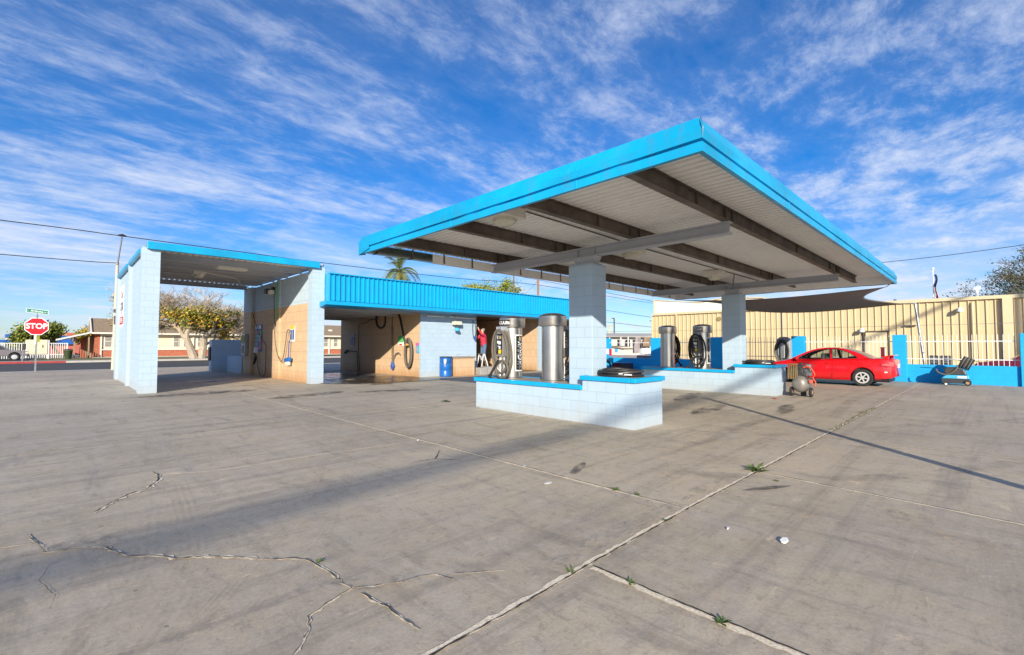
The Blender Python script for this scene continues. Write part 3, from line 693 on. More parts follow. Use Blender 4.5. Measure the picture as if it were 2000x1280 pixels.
# gear on the tan wall of the first bay
BX = 11.76
def gear(name, label, cat, parts):
    e = empty(name, (BX-.1, 20, 0), label, cat)
    for nm, pts, r, mm, sm in parts:
        P(e, nm, MB().tube(smooth_path(pts, 6) if sm else pts, r, 7), mm, smooth=True)
    return e
W = lambda l, x=BX-.06: [onx(px, py, x) for px, py in l]
gear('hose_boom', 'black boom with drooping loop of hose under the bay ceiling', 'hose boom', [('arm', W([(735, 609), (735, 622)]), .045, 'black_rubber', 0), ('hose', W([(735, 612), (735, 628), (738, 638), (744, 641), (750, 637), (752, 628), (753, 616), (757, 612), (778, 612)]), .045, 'black_rubber', 1)])
gear('vacuum_drop_pipe', 'long black pipe slanting down from the boom to a coiled hose', 'pipe', [('pipe', W([(778, 612), (782, 625), (788, 655), (791, 672)]), .05, 'black_rubber', 1)])
e = empty('coiled_hose', (BX-.1, 19, .9), 'oval coil of thick grey hose hanging on tan wall', 'hose')
for k in range(3):
    cpt = onx(797, 691, BX-.10-.05*k); ry = .22+.035*k; rz = .58+.04*k
    pts = [(cpt.x, cpt.y+ry*math.sin(a_), cpt.z+rz*math.cos(a_)+.02*k) for a_ in [2*math.pi*i/28 for i in range(29)]]
    P(e, 'loop', MB().tube(pts, .05, 8), 'hose_grey', smooth=True)
P(e, 'tie', MB().lathe([(.02, -.02), (.09, 0), (.02, .1)], 10, onx(795, 675, BX-.2)), 'leaf_yellow')
e = empty('spiral_hose', (BX-.1, 20, .4), 'stretched spiral cable hanging with foam gun at its end', 'hose')
P(e, 'straight_cord', MB().tube(W([(766, 612), (766, 640)]), .02, 6), 'hose_grey')
P(e, 'coil', MB().tube(helix(W([(766, 640), (766.5, 680), (766.5, 712)], BX-.10), .045, 26, 8), .014, 4), 'hose_grey')
P(e, 'gun', MB().tube(W([(766.5, 706), (767, 716), (766.5, 722)], BX-.1), [.05, .12, .06], 8), 'ink_blue', smooth=True)
P(e, 'lance', MB().tube(W([(767, 712), (768, 700), (773, 691), (779, 689), (781, 693)], BX-.1), .03, 6), 'galv', smooth=True)
gear('wall_pipe', 'thin black pipe with elbow and spray gun low on shaded tan wall', 'pipe', [('riser', W([(738, 623), (722, 625), (716, 630), (701, 634), (700, 680), (702, 725)]), .018, 'black_rubber', 0), ('hose', W([(678, 686), (695, 687), (697, 688), (698, 710), (699, 722), (693, 727), (684, 724)]), .022, 'black_rubber', 1), ('gun', W([(674, 690), (677, 685), (680, 686)]), .06, 'black_rubber', 0)])
board('rules_sign', 685.5, 653, 692.5, 677, BX, .03, 'ink_grey', 'small grey framed notice on shaded tan wall', 'sign', [(.15, .85, .1, .8, 'ink_blue')])
board('foam_sign', 779, 656.5, 788.5, 676, BX, .03, 'ink_white', 'white sign with green panel and red stripe behind pipe', 'sign', [(0, 1, .35, 1, 'ink_green'), (.2, .8, .05, .2, 'ink_red')])
board('wax_sign', 813, 670, 819.5, 689.5, BX, .03, 'ink_cyan', 'cyan sign with pink top near edge of tan wall', 'sign', [(0, 1, .72, 1, 'ink_pink'), (.2, .8, .1, .6, 'ink_grey')])
# barrel and block stand in front of the pale wall
e = empty('barrel', (12.83, 17.55, 0), 'blue plastic barrel with black lid against the pale blue wall', 'barrel')
P(e, 'drum', MB().lathe([(.26, 0), (.285, .03), (.29, .28), (.27, .31), (.29, .34), (.29, .60), (.27, .63), (.285, .66), (.28, .86), (.25, .90)], 28, (12.83, 17.55, 0)), 'barrel_blue', smooth=True)
P(e, 'lid', MB().lathe([(.285, .885), (.295, .90), (.295, .93), (.1, .94)], 28, (12.83, 17.55, 0)), 'plastic_dark', smooth=True)
P(e, 'spout', MB().tube([(12.62, 17.30, .78), (12.57, 17.24, .66), (12.6, 17.27, .6)], [.07, .06, .05], 8), 'housing')
e = empty('block_counter', (13.7, 17.7, 0), 'tan tiled block counter with grey top beside the blue barrel', 'counter')
P(e, 'base', MB().box(13.28, 14.40, 17.35, 17.96, 0, .86), 'tan_block'); P(e, 'top', MB().box(13.22, 14.46, 17.28, 17.97, .862, .92), 'cap_top', bevel=.01)
P(e, 'spigot', MB().tube([(13.6, 17.7, .92), (13.6, 17.7, 1.02), (13.65, 17.6, 1.02)], .015, 6), 'galv')
e = tag(MB().box(14.75, 15.25, 17.35, 17.95, 0, .34).box(15.28, 15.8, 17.45, 17.95, 0, .38).build('kerb_block', 'block_grey', bevel=.02), 'two weathered grey concrete blocks at the foot of the bay corner', 'concrete block')
e = empty('hose_reel', (14.9, 17.9, 1.6), 'dark looped cable hanging on corner of pale blue wall', 'cable')
P(e, 'cable', MB().tube(smooth_path([ony(px, py, 17.86) for px, py in ((924, 624), (923, 640), (924, 655), (926, 662), (929, 650), (928, 632))], 6), .016, 6), 'plastic_dark')
P(e, 'nozzle', MB().tube([ony(927, 657, 17.85), ony(928.5, 665, 17.84)], [.07, .04], 8), 'ink_blue')

# ladder and person
LX, LY = 15.80, 18.45
e = empty('step_ladder', (LX, LY, 0), 'aluminium step ladder standing open under the person in red', 'ladder')
def sl(x0, x1):
    return MB().bar((x0, LY-.22, 0), (x0+.05, LY-.19, .95), .05, .03).bar((x0, LY+.25, 0), (x0+.05, LY+.2, .95), .05, .03)
for s in (-1, 1):
    yy = LY+s*.22
    P(e, 'rail', MB().bar((LX-.26, yy, 0), (LX-.03, yy*.0+LY+s*.17, 1.0), .03, .06), 'white_paint')
    P(e, 'rail', MB().bar((LX+.36, yy, 0), (LX+.03, LY+s*.17, 1.0), .03, .05), 'white_paint')
for k, zz in enumerate((.28, .56)):
    xx = LX+.36-(.33)*zz
    P(e, 'step', MB().box(xx-.10, xx+.05, LY-.2, LY+.2, zz, zz+.03), 'galv')
P(e, 'step', MB().box(LX-.12, LX+.12, LY-.18, LY+.18, .99, 1.03), 'galv')
pe = empty('person', (LX, LY, .59), 'person in red hooded top and blue jeans reaching up from a ladder', 'person')
def skin_obj(name, verts, edges, mat, parent, sub=2, root=0):
    me = bpy.data.meshes.new(name); me.from_pydata([tuple(v[0]) for v in verts], edges, [])
    o = bpy.data.objects.new(name, me); COL.objects.link(o)
    sk = o.modifiers.new('skin', 'SKIN'); sk.use_smooth_shade = True
    if not me.skin_vertices: me.skin_vertices.new() if hasattr(me.skin_vertices, 'new') else None
    bpy.context.view_layer.update()
    lay = me.skin_vertices[0].data
    for i, v in enumerate(verts):
        r = v[1]; lay[i].radius = r if isinstance(r, tuple) else (r, r); lay[i].use_root = (i == root)
    sb = o.modifiers.new('sub', 'SUBSURF'); sb.levels = sub; sb.render_levels = sub
    me.materials.append(MATS[mat]); o.parent = parent
    o.matrix_parent_inverse = Matrix.Translation(parent.location).inverted()
    return o
# local frame: person faces -x, feet on the upper rung
def pp(dx, dy, dz): return (LX+dx, LY+dy, .59+dz)
body = [(pp(.12, 0, .93), (.06, .07)), (pp(.10, 0, 1.15), (.10, .11)), (pp(.07, 0, 1.36), (.09, .12)), (pp(.05, 0, 1.46), .055), (pp(.03, 0, 1.55), .065), (pp(.035, 0, 1.64), .095), (pp(.06, 0, 1.72), .075),
        (pp(.12, -.10, .84), .09), (pp(.05, -.12, .46), .06), (pp(.12, -.12, .07), .04), (pp(0, -.12, .03), .04),
        (pp(.12, .10, .84), .09), (pp(.10, .12, .46), .06), (pp(.20, .12, .07), .04), (pp(.08, .12, .03), .04),
        (pp(.04, -.19, 1.38), .06), (pp(-.20, -.20, 1.42), .045), (pp(-.37, -.16, 1.70), .035), (pp(-.40, -.15, 1.78), .032),
        (pp(.04, .19, 1.38), .06), (pp(-.16, .16, 1.22), .045), (pp(-.38, .08, 1.22), .035), (pp(-.46, .06, 1.24), .032)]
be = [(0, 1), (1, 2), (2, 3), (3, 4), (4, 5), (5, 6), (0, 7), (7, 8), (8, 9), (9, 10), (0, 11), (11, 12), (12, 13), (13, 14), (2, 15), (15, 16), (16, 17), (17, 18), (2, 19), (19, 20), (20, 21), (21, 22)]
for base, dirv in ((18, Vector((-.05, 0, 1))), (22, Vector((-1, 0, .1)))):
    c0 = Vector(body[base][0]); dv = dirv.normalized()
    for k in range(4):
        o_ = Vector((0, (k-1.5)*.022, 0)); L = (.075, .09, .085, .065)[k]
        i0 = len(body); body.append((tuple(c0+o_+dv*.045), .010)); body.append((tuple(c0+o_+dv*(.045+L*.55)+Vector((-.008, 0, -.004))), .009)); body.append((tuple(c0+o_+dv*(.04+L)+Vector((-.022, 0, -.012))), .008))
        be += [(base, i0), (i0, i0+1), (i0+1, i0+2)]
    i0 = len(body); body.append((tuple(c0+Vector((0, .045, .02))), .011)); body.append((tuple(c0+Vector((-.02, .06, .05))), .009)); be += [(base, i0), (i0, i0+1)]
skin_obj('body', body, be, 'skin', pe, 1)
hd = Vector(pp(.035, 0, 1.66))
def P2(name, mb, mat, **k): return P(pe, name, mb, mat, **k)
# head details: the face is tipped up towards the wall corner
P2('nose', MB().lathe([(.002, -.03), (.016, -.02), (.012, .01), (.003, .025)], 8, (hd.x-.095, hd.y, hd.z+.0)), 'skin', smooth=True)
P2('ear', MB().lathe([(.004, -.008), (.028, -.004), (.028, .004), (.004, .008)], 10, (hd.x+.015, hd.y-.093, hd.z), axis='y'), 'skin', smooth=True)
P2('ear', MB().lathe([(.004, -.008), (.028, -.004), (.028, .004), (.004, .008)], 10, (hd.x+.015, hd.y+.093, hd.z), axis='y'), 'skin', smooth=True)
P2('eye', MB().lathe([(.002, -.006), (.010, 0), (.002, .006)], 8, (hd.x-.080, hd.y-.035, hd.z+.025), axis='x'), 'ink_black')
P2('eye', MB().lathe([(.002, -.006), (.010, 0), (.002, .006)], 8, (hd.x-.080, hd.y+.035, hd.z+.025), axis='x'), 'ink_black')
P2('mouth', MB().box(hd.x-.088, hd.x-.08, hd.y-.025, hd.y+.025, hd.z-.055, hd.z-.048), 'ink_darkred')
hair = MB()
for i in range(9):
    pass
hair.lathe([(.03, .075), (.075, .055), (.10, .0), (.102, -.05), (.085, -.09), (.02, -.1)], 16, (hd.x+.045, hd.y, hd.z+.035))
P2('hair', hair, 'hair_grey', smooth=True)
hood = [(pp(.13, 0, .74), (.16, .175)), (pp(.12, 0, 1.02), (.165, .18)), (pp(.09, 0, 1.20), (.155, .19)), (pp(.075, 0, 1.37), (.13, .19)), (pp(.11, 0, 1.47), .085), (pp(.15, 0, 1.50), .06),
        (pp(.04, -.20, 1.38), .085), (pp(-.19, -.205, 1.42), .065), (pp(-.35, -.165, 1.67), .045), (pp(.04, .20, 1.38), .085), (pp(-.15, .17, 1.22), .065), (pp(-.36, .085, 1.22), .045)]
skin_obj('hooded_top', hood, [(0, 1), (1, 2), (2, 3), (3, 4), (4, 5), (3, 6), (6, 7), (7, 8), (3, 9), (9, 10), (10, 11)], 'hoodie', pe, 2, 2)
je = [(pp(.125, 0, 1.0), (.12, .14)), (pp(.12, -.10, .78), .105), (pp(.055, -.12, .46), .078), (pp(.12, -.12, .10), .062), (pp(.12, .10, .78), .105), (pp(.105, .12, .46), .078), (pp(.20, .12, .10), .062)]
skin_obj('jeans', je, [(0, 1), (1, 2), (2, 3), (0, 4), (4, 5), (5, 6)], 'jeans', pe, 2)
P2('shoe', MB().box(LX-.07, LX+.20, LY-.17, LY-.07, .59, .67), 'shoe', bevel=.03); P2('shoe', MB().box(LX+.0, LX+.27, LY+.07, LY+.17, .59, .67), 'shoe', bevel=.03)
# ================================================================== CANOPY
ca = empty('vacuum_canopy', (11.2, 5.5, 0), 'large flat canopy with bright blue edge on two pale block piers', 'canopy')
CX0, CX1, CY0, CY1 = 4.40, 18.35, 1.87, 8.95
ZB, ZD = 3.335, 3.60
for x0 in (7.22, 14.83):
    p_ = P(ca, 'pier', MB().box(x0, x0+.47, 5.22, 5.78, 0, 3.02), 'pale_blue_block', bevel=.008)
    PS(p_, 'top_plate', MB().box(x0+.05, x0+.42, 5.28, 5.72, 3.022, 3.06).prism([(x0+.10, 5.32, 3.06), (x0+.10, 5.68, 3.06), (x0+.10, 5.76, 3.19), (x0+.10, 5.24, 3.19)], (.26, 0, 0)), 'grey_steel')
for xc in (7.45, 15.07):
    I = MB().box(xc-.008, xc+.008, 2.76, 8.26, 3.215, 3.365).box(xc-.075, xc+.075, 2.74, 8.28, 3.19, 3.215).box(xc-.075, xc+.075, 2.74, 8.28, 3.365, 3.385)
    for y in (5.30, 5.70): I.box(xc-.07, xc-.01, y-.006, y+.006, 3.215, 3.365).box(xc+.01, xc+.07, y-.006, y+.006, 3.215, 3.365)
    P(ca, 'cross_beam', I, 'grey_steel')
for y in (2.80, 4.45, 6.20, 7.96):
    pu = MB().box(CX0+.06, CX1-.7, y-.012, y+.012, 3.395, 3.592).box(CX0+.06, CX1-.7, y-.055, y+.055, 3.388, 3.40).box(CX0+.06, CX1-.7, y-.055, y+.055, 3.585, 3.597)
    for x in (6.3, 7.3, 7.6, 11.2, 14.2, 14.95, 15.2): pu.box(x-.006, x+.006, y-.05, y-.012, 3.40, 3.585)
    P(ca, 'purlin', pu, 'rust_steel')
d = MB(); x = CX0+.04; pf = []
while x < CX1-.1:
    pf += [(x, ZD), (x+.085, ZD), (x+.095, ZD+.045), (x+.140, ZD+.045), (x+.150, ZD)]; x += .15
for (xa, za), (xb, zb) in zip(pf, pf[1:]): d.quad((xa, CY0+.04, za), (xb, CY0+.04, zb), (xb, CY1+.04, zb), (xa, CY1+.04, za))
P(ca, 'roof_deck', d, 'deck_metal')
# pressed fascia: lower band, groove, middle band, sloping top band
prof = [(.055, ZB), (.0, ZB), (.0, ZB+.095), (.035, ZB+.10), (.035, ZB+.125), (.0, ZB+.13), (-.005, ZB+.215), (.055, ZB+.365), (.10, ZB+.365)]
def fasc(p0, p1, inn, c0=0, c1=0, end0=0, end1=0):
    p0 = Vector(p0); p1 = Vector(p1); dr = (p1-p0).normalized(); inn = Vector(inn); mbx = MB()
    n = 24; vs = []
    for i in range(n+1):
        t = i/n
        for k, (o_, z) in enumerate(prof):
            q = p0.lerp(p1, t)+inn*o_ + dr*(c0*o_*(1-t)-c1*o_*t)
            w_ = random.uniform(-.007, .007) if 0 < i < n else 0
            vs.append((q.x+inn.x*w_, q.y+inn.y*w_, z+w_*.7))
    m_ = len(prof); mbx.add(vs, [(i*m_+k, i*m_+k+1, (i+1)*m_+k+1, (i+1)*m_+k) for i in range(n) for k in range(m_-1)])
    return mbx
for nm, a_, b_, inn in (('fascia', (CX0, CY1+.12, 0), (CX0, CY0, 0), (1, 0, 0)), ('fascia', (CX0, CY0, 0), (CX1, CY0, 0), (0, 1, 0)), ('fascia', (CX1, CY0, 0), (CX1, CY1+.1, 0), (-1, 0, 0))):
    P(ca, nm, fasc(a_, b_, inn, 1 if a_[1] == CY0 else 0, 1 if b_[1] == CY0 else 0), 'blue_fascia')
sm = MB()
for y in (3.4, 5.9, 8.0): sm.box(CX0-.012, CX0+.0, y-.004, y+.004, ZB, ZB+.10).prism([(CX0-.012, y, ZB+.215), (CX0+.05, y, ZB+.372), (CX0+.06, y, ZB+.36), (CX0, y, ZB+.2)], (0, .008, 0))
for x in (7.2, 10.6, 14.2): sm.box(x-.004, x+.004, CY0-.012, CY0, ZB, ZB+.10)
P(ca, 'seam', sm, 'blue_paint')
# torn corner piece, cracked near corner
P(ca, 'torn_trim', MB().prism([(CX0-.015, CY1+.10, ZB-.02), (CX0-.02, CY1-.35, ZB+.06), (CX0-.01, CY1-.30, ZB+.14), (CX0-.02, CY1-.05, ZB+.18), (CX0-.02, CY1+.10, ZB+.26)], (.012, .0, 0)).prism([(CX0, CY1+.1, ZB-.02), (CX0+.16, CY1+.13, ZB+.02), (CX0+.10, CY1+.13, ZB+.2), (CX0, CY1+.1, ZB+.26)], (0, .01, 0)), 'blue_fascia')
P(ca, 'corner_crack', MB().add([(CX0+.03, CY0+.03, ZB+.355), (CX0-.014, CY0-.002, ZB+.28), (CX0-.016, CY0-.02, ZB+.22), (CX0-.012, CY0-.006, ZB+.12), (CX0-.022, CY0-.016, ZB+.24), (CX0+.05, CY0+.03, ZB+.36)], [(0, 1, 2, 5), (2, 3, 4), (1, 2, 4)]), 'ink_black')
g_ = MB().box(CX0+1.75, CX1-.1, CY1-.012, CY1-.002, 3.345, 3.575).prism([(CX0+.1, CY1, 3.56), (CX0+.1, CY1, 3.44), (CX0+.1, CY1+.03, 3.40), (CX0+.1, CY1+.14, 3.40), (CX0+.1, CY1+.16, 3.50), (CX0+.1, CY1+.15, 3.50), (CX0+.1, CY1+.13, 3.41), (CX0+.1, CY1+.03, 3.41), (CX0+.1, CY1+.01, 3.45), (CX0+.1, CY1+.01, 3.56)], (CX1-CX0-.2, 0, 0))
gu = P(ca, 'gutter', g_, 'deck_metal')
P(ca, 'glazed_strip', MB().box(CX0+.12, CX0+1.74, CY1-.012, CY1-.004, 3.35, 3.575), 'car_glass')
P(ca, 'fascia_backing', MB().box(CX1-.075, CX1-.062, CY0+.12, CY1+.05, ZB+.01, ZB+.262), 'deck_metal')
P(ca, 'fascia_backing', MB().box(CX0+.062, CX0+.07, CY0+.12, CY1+.05, ZB+.01, ZB+.262), 'deck_metal')
br_ = MB(); x = CX0+.35
for i in range(16):
    PS(gu, 'gutter_bracket', MB().box(x-.02, x+.02, CY1-.05, CY1+.17, 3.385, 3.396).box(x-.02, x+.02, CY1-.02, CY1-.005, 3.39, 3.60), 'rust_steel'); x += .86
for (x, y) in ((4.92, 5.20), (8.75, 5.3), (13.4, 5.4)):
    l_ = P(ca, 'light_fixture', MB().box(x-.25, x+.25, y-.22, y+.22, 3.42, 3.585), 'housing', bevel=.01)
    PS(l_, 'lens', MB().lathe([(.19, 0), (.185, -.05), (.13, -.095), (.02, -.11)], 8, (x, y, 3.42)), 'lens', smooth=True)
P(ca, 'conduit', MB().tube([(5.1, 5.05, 3.575), (7.4, 5.12, 3.575), (9.1, 5.2, 3.575), (13.6, 5.2, 3.575), (16.9, 5.2, 3.575)], .014, 6).tube(smooth_path([(14.3, 5.2, 3.57), (14.6, 5.3, 3.55), (14.8, 5.4, 3.42), (14.9, 5.45, 3.2)]), .014, 6), 'rust_steel')

# ================================================================== ISLANDS
def island(x0, label):
    e = empty('vacuum_island', (x0+.48, 6.3, 0), label, 'island', 'vacuum islands under the canopy')
    w = .96
    P(e, 'lower_tier', MB().box(x0, x0+w, 5.32, 8.42, 0, .615), 'pale_blue_block')
    P(e, 'upper_tier', MB().box(x0, x0+w, 4.22, 5.32, 0, .80), 'pale_blue_block')
    t = .045
    lo = MB().box(x0-t, x0+w+t, 8.42-.08, 8.42+t, .615, .70).box(x0-t, x0+.05, 5.325, 8.335, .615, .70).box(x0+w-.05, x0+w+t, 5.325, 8.335, .615, .70)
    P(e, 'lower_edging', lo, 'cap_blue', bevel=.012)
    hi = MB().box(x0-t, x0+w+t, 4.22-t, 4.22+.06, .80, .882).box(x0-t, x0+.05, 4.285, 5.36, .80, .882).box(x0+w-.05, x0+w+t, 4.285, 5.36, .80, .882).box(x0+.052, x0+w-.052, 5.30, 5.36, .80, .882)
    P(e, 'upper_edging', hi, 'cap_blue', bevel=.012)
    P(e, 'lower_slab', MB().box(x0+.052, x0+w-.052, 5.365, 8.335, .616, .692), 'cap_top')
    P(e, 'upper_slab', MB().box(x0+.052, x0+w-.052, 4.285, 5.298, .801, .874), 'cap_top')
    return e
island(7.04, 'pale blue block vacuum island nearest the camera with black hose coil on its end')
island(14.58, 'pale blue block vacuum island farther back beside the red car')
for x0, lab in ((7.04, 'coil of black hose lying on near island end'), (14.58, 'coil of black hose lying on far island end')):
    e = empty('hose_coil', (x0+.5, 4.78, .875), lab, 'hose', 'hose coils on the island ends')
    for k in range(7):
        rr = .42-.028*(k % 4)+random.uniform(-.01, .01); z = .893+.024*(k//2)+.004*k
        ox, oy = random.uniform(-.02, .02), random.uniform(-.02, .02)
        pts = [(x0+.5+ox+rr*.92*math.cos(2*math.pi*i/30), 4.80+oy+rr*math.sin(2*math.pi*i/30), z+.012*math.sin(4*math.pi*i/30+k)) for i in range(31)]
        P(e, 'loop', MB().tube(pts, .018, 7), 'black_rubber' if k != 5 else 'plastic_dark', smooth=True)
    P(e, 'white_tag', MB().box(x0+.14, x0+.16, 4.55, 4.75, .93, .95).box(x0+.20, x0+.22, 4.4, 4.55, .915, .935), 'ink_white')

# ================================================================== VACUUM UNITS
def cylpt(r, a, z): return Vector((r*math.cos(a), r*math.sin(a), z))
def patch(r, a0, a1, z0, z1, n=10):
    m_ = MB(); vs = [cylpt(r, a0+(a1-a0)*i/n, z) for i in range(n+1) for z in (z0, z1)]
    m_.add(vs, [(2*i, 2*i+2, 2*i+3, 2*i+1) for i in range(n)]); return m_
def swirl(parent, fn, s):
    for i, mm in enumerate(('ink_red', 'ink_yellow', 'ink_green', 'ink_cyan', 'ink_pink')):
        a0 = 2*math.pi*i/5; m_ = MB()
        pts = [(0, 0), (s*.5*math.cos(a0), s*.5*math.sin(a0)), (s*math.cos(a0+.5), s*math.sin(a0+.5)), (s*.95*math.cos(a0+1.2), s*.95*math.sin(a0+1.2)), (s*.4*math.cos(a0+1.2), s*.4*math.sin(a0+1.2))]
        m_.add([fn(u, v) for u, v in pts], [(0, 1, 2, 3, 4)]); o = m_.build('emblem_petal', mm, parent=parent)
def make_vac(hosemat, label, dec='blank'):
    e = empty('vacuum_unit', (0, 0, 0), label, 'car vacuum', 'stainless car vacuums on the islands')
    body = MB().lathe([(.245, 0), (.245, .02), (.235, .03), (.235, 1.20)], 40).build('drum', 'stainless', parent=e, smooth=True)
    cap = MB().lathe([(.27, 1.165), (.298, 1.17), (.30, 1.175), (.30, 1.375), (.292, 1.385), (.24, 1.415), (.15, 1.44), (.05, 1.45), (.01, 1.451)], 40).build('cap', 'stainless', parent=e, smooth=True)
    MB().box(-.006, .006, -.246, -.236, .05, 1.16).build('seam', 'galv', parent=e)
    # cap decal, faces -x
    cd = patch(.303, math.pi-.62, math.pi+.62, 1.205, 1.335).build('cap_decal', 'ink_black', parent=e)
    fc = lambda u, v: cylpt(.3055, math.pi+u/.3055, 1.27+v)
    text('VACUUM', .105, 'ink_white', cd, lambda u, v: fc(u-.035, v), bold=.003)
    swirl(cd, lambda u, v: fc(u+.145, v), .04)
    # side decal, faces -y, reads upwards
    a0 = -math.pi/2
    sd = patch(.2375, a0-.46, a0+.46, .17, 1.00).build('side_decal', 'ink_white', parent=e)
    patch(.2390, a0-.40, a0+.40, .195, .975).build('decal_field', 'ink_black', parent=sd)
    text('VACUUM', .165, 'ink_white', sd, lambda u, v: cylpt(.2405, a0-v/.2405+.08, .52+u*.88), shear=.35, bold=.004)
    swirl(sd, lambda u, v: cylpt(.2405, a0+.1+u/.24, .90+v), .055)
    # control box
    cb = MB().box(-.40, -.20, -.11, .11, .50, 1.06).build('control_box', 'control_grey', parent=e, bevel=.015)
    MB().box(-.412, -.398, -.085, .085, .56, 1.02).build('face_plate', 'ink_black', parent=cb)
    for (y0, y1, z0, z1, mm) in ((-.07, .0, .90, .97, 'amber'), (.01, .06, .80, .86, 'ink_white'), (-.05, .03, .78, .85, 'ink_white'), (-.04, .01, .68, .74, 'ink_white'), (.0, .05, .72, .75, 'ink_grey'), (-.065, .02, .57, .66, 'ink_yellow'), (.03, .07, .90, .98, 'ink_grey')):
        MB().box(-.417, -.410, y0, y1, z0, z1).build('printed_label', mm, parent=cb)
    MB().box(-.42, -.22, -.10, .10, 1.065, 1.18).build('coin_head', 'ink_grey', parent=e, bevel=.012)
    for k in range(3): MB().box(-.428, -.418, -.06, .03, 1.09+k*.03, 1.10+k*.03).build('coin_slot', 'ink_blue', parent=e)
    for z in (.05, .70):
        s_ = MB().box(-.36, -.24, .112, .118, z, z+.36).build('instruction_strip', 'ink_white', parent=e)
        for k in range(5): MB().box(-.33, -.28, .117, .121, z+.04+k*.065, z+.06+k*.065).build('printed_mark', 'ink_black' if k % 2 else 'ink_red', parent=s_)
    MB().tube([(-.31, -.05, .50), (-.31, -.05, .0)], .035, 10).build('support_pipe', 'galv', parent=e, smooth=True)
    MB().tube([(-.33, .05, .50), (-.33, .05, .0)], .02, 8).build('support_pipe', 'white_paint', parent=e, smooth=True)
    # hose: several hanging loops
    for k in range(4):
        ry = .19+.032*k; rz = .42+.035*k; cz = .68-.03*k; xx = -.30-.045*(k % 3)
        pts = []
        for i in range(33):
            a_ = 2*math.pi*i/32
            pts.append((xx-.035*math.cos(a_), ry*math.sin(a_)*(1.0 if math.cos(a_) > -.2 else 1.05), cz+rz*math.cos(a_)))
        MB().tube(pts, .026, 8).build('hose_loop', hosemat, parent=e, smooth=True)
    pts = [(-.42+.0, .18*math.sin(t)*1.1-.10, .22+.19*math.cos(t)) for t in [2*math.pi*i/24 for i in range(25)]]
    MB().tube(pts, .026, 8).build('hose_loop', hosemat, parent=e, smooth=True)
    MB().tube([(-.46, -.02, .42), (-.47, .22, .10), (-.47, .27, .04)], [.026, .03, .05], 8).build('nozzle', 'black_rubber', parent=e, smooth=True)
    MB().box(-.50, -.495, .04, .17, .14, .36).build('nozzle_decal', 'ink_white', parent=e) if False else None
    return e
v = make_vac('hose_grey', 'stainless vacuum with hose loops and black VACUUM decals, farther drum on near island')
v.location = (7.54, 7.72, .692)
v2 = copy_tree(v); v2.location = (7.56, 6.50, .692); v2.rotation_euler.z = math.pi; v2['label'] = 'plain back of the stainless vacuum beside the near pale pier'
v3 = make_vac('black_rubber', 'stainless vacuum with dark hose and yellow stickers next to the far pier')
v3.location = (15.07, 6.50, .692); v3.rotation_euler.z = R(-8)
v4 = copy_tree(v3); v4.location = (15.07, 7.72, .692); v4.rotation_euler.z = math.pi; v4['label'] = 'plain stainless vacuum drum on outer end of the far island'

# vacuum against the fence
e = empty('wall_vacuum', (23.7, 6.45, .3), 'grey vacuum cabinet with rounded top and hose coils by the iron fence', 'car vacuum')
arch = [(23.45, 6.45+.28*math.cos(t), 1.62+.22*math.sin(t)) for t in [math.pi*i/12 for i in range(13)]]
P(e, 'cabinet', MB().prism([(23.45, 6.73, .0), (23.45, 6.17, .0)]+[(23.45, 6.17, 1.6)]+arch[::-1][1:-1]+[(23.45, 6.73, 1.6)], (.34, 0, 0)), 'ink_grey', bevel=.02)
P(e, 'control_panel', MB().box(23.36, 23.45, 6.36, 6.54, .85, 1.62), 'galv', bevel=.02)
for k in range(4):
    pts = [(23.33-.02*k, 6.45+(.20+.03*k)*math.sin(2*math.pi*i/28), 1.18+(.42+.035*k)*math.cos(2*math.pi*i/28)) for i in range(29)]
    P(e, 'hose_loop', MB().tube(pts, .028, 8), 'black_rubber' if k < 2 else 'hose_grey', smooth=True)

# ================================================================== COMPRESSOR
e = empty('air_compressor', (15.3, 3.75, 0), 'old grey tank air compressor on wheels with red hose', 'compressor')
cxx, cyy = 15.15, 3.62
P(e, 'tank', MB().lathe([(.02, -.36), (.12, -.35), (.20, -.29), (.24, -.18), (.24, .18), (.20, .29), (.12, .35), (.02, .36)], 28, (cxx+.12, cyy, .36), axis='x'), 'tank_grey', smooth=True)
P(e, 'motor', MB().lathe([(.02, -.15), (.10, -.15), (.115, -.13), (.115, .13), (.10, .15), (.02, .15)], 16, (cxx+.05, cyy-.02, .72), axis='y'), 'plastic_dark', smooth=True)
P(e, 'pump', MB().box(cxx-.02, cxx+.20, cyy-.28, cyy-.14, .60, .84).box(cxx, cxx+.18, cyy-.27, cyy-.15, .84, .93), 'galv', bevel=.01)
fins = MB()
for k in range(7): fins.box(cxx-.03, cxx+.21, cyy-.29, cyy-.13, .62+.035*k, .63+.035*k)
P(e, 'cooling_fin', fins, 'plastic_dark')
gd = MB()
for k in range(6): gd.box(cxx-.16, cxx-.14, cyy+.05+.05*k, cyy+.065+.05*k, .50, .94)
gd.box(cxx-.18, cxx-.10, cyy+.04, cyy+.30, .92, .95)
P(e, 'belt_guard', gd, 'amber')
P(e, 'engine_block', MB().box(cxx-.06, cxx+.18, cyy-.14, cyy+.12, .60, .90).box(cxx-.09, cxx-.05, cyy-.08, cyy+.02, .66, .84).box(cxx+.0, cxx+.12, cyy-.05, cyy+.05, .90, .97), 'plastic_dark', bevel=.015)
P(e, 'pulley', MB().lathe([(.02, -.02), (.16, -.02), (.17, 0), (.16, .02), (.02, .02)], 20, (cxx-.06, cyy+.18, .72), axis='x'), 'plastic_dark')
P(e, 'handle', MB().tube([(cxx+.1, cyy-.18, .55), (cxx+.1, cyy-.40, .93), (cxx+.1, cyy-.10, .95), (cxx+.1, cyy+.1, .9)], .012, 6), 'plastic_dark')
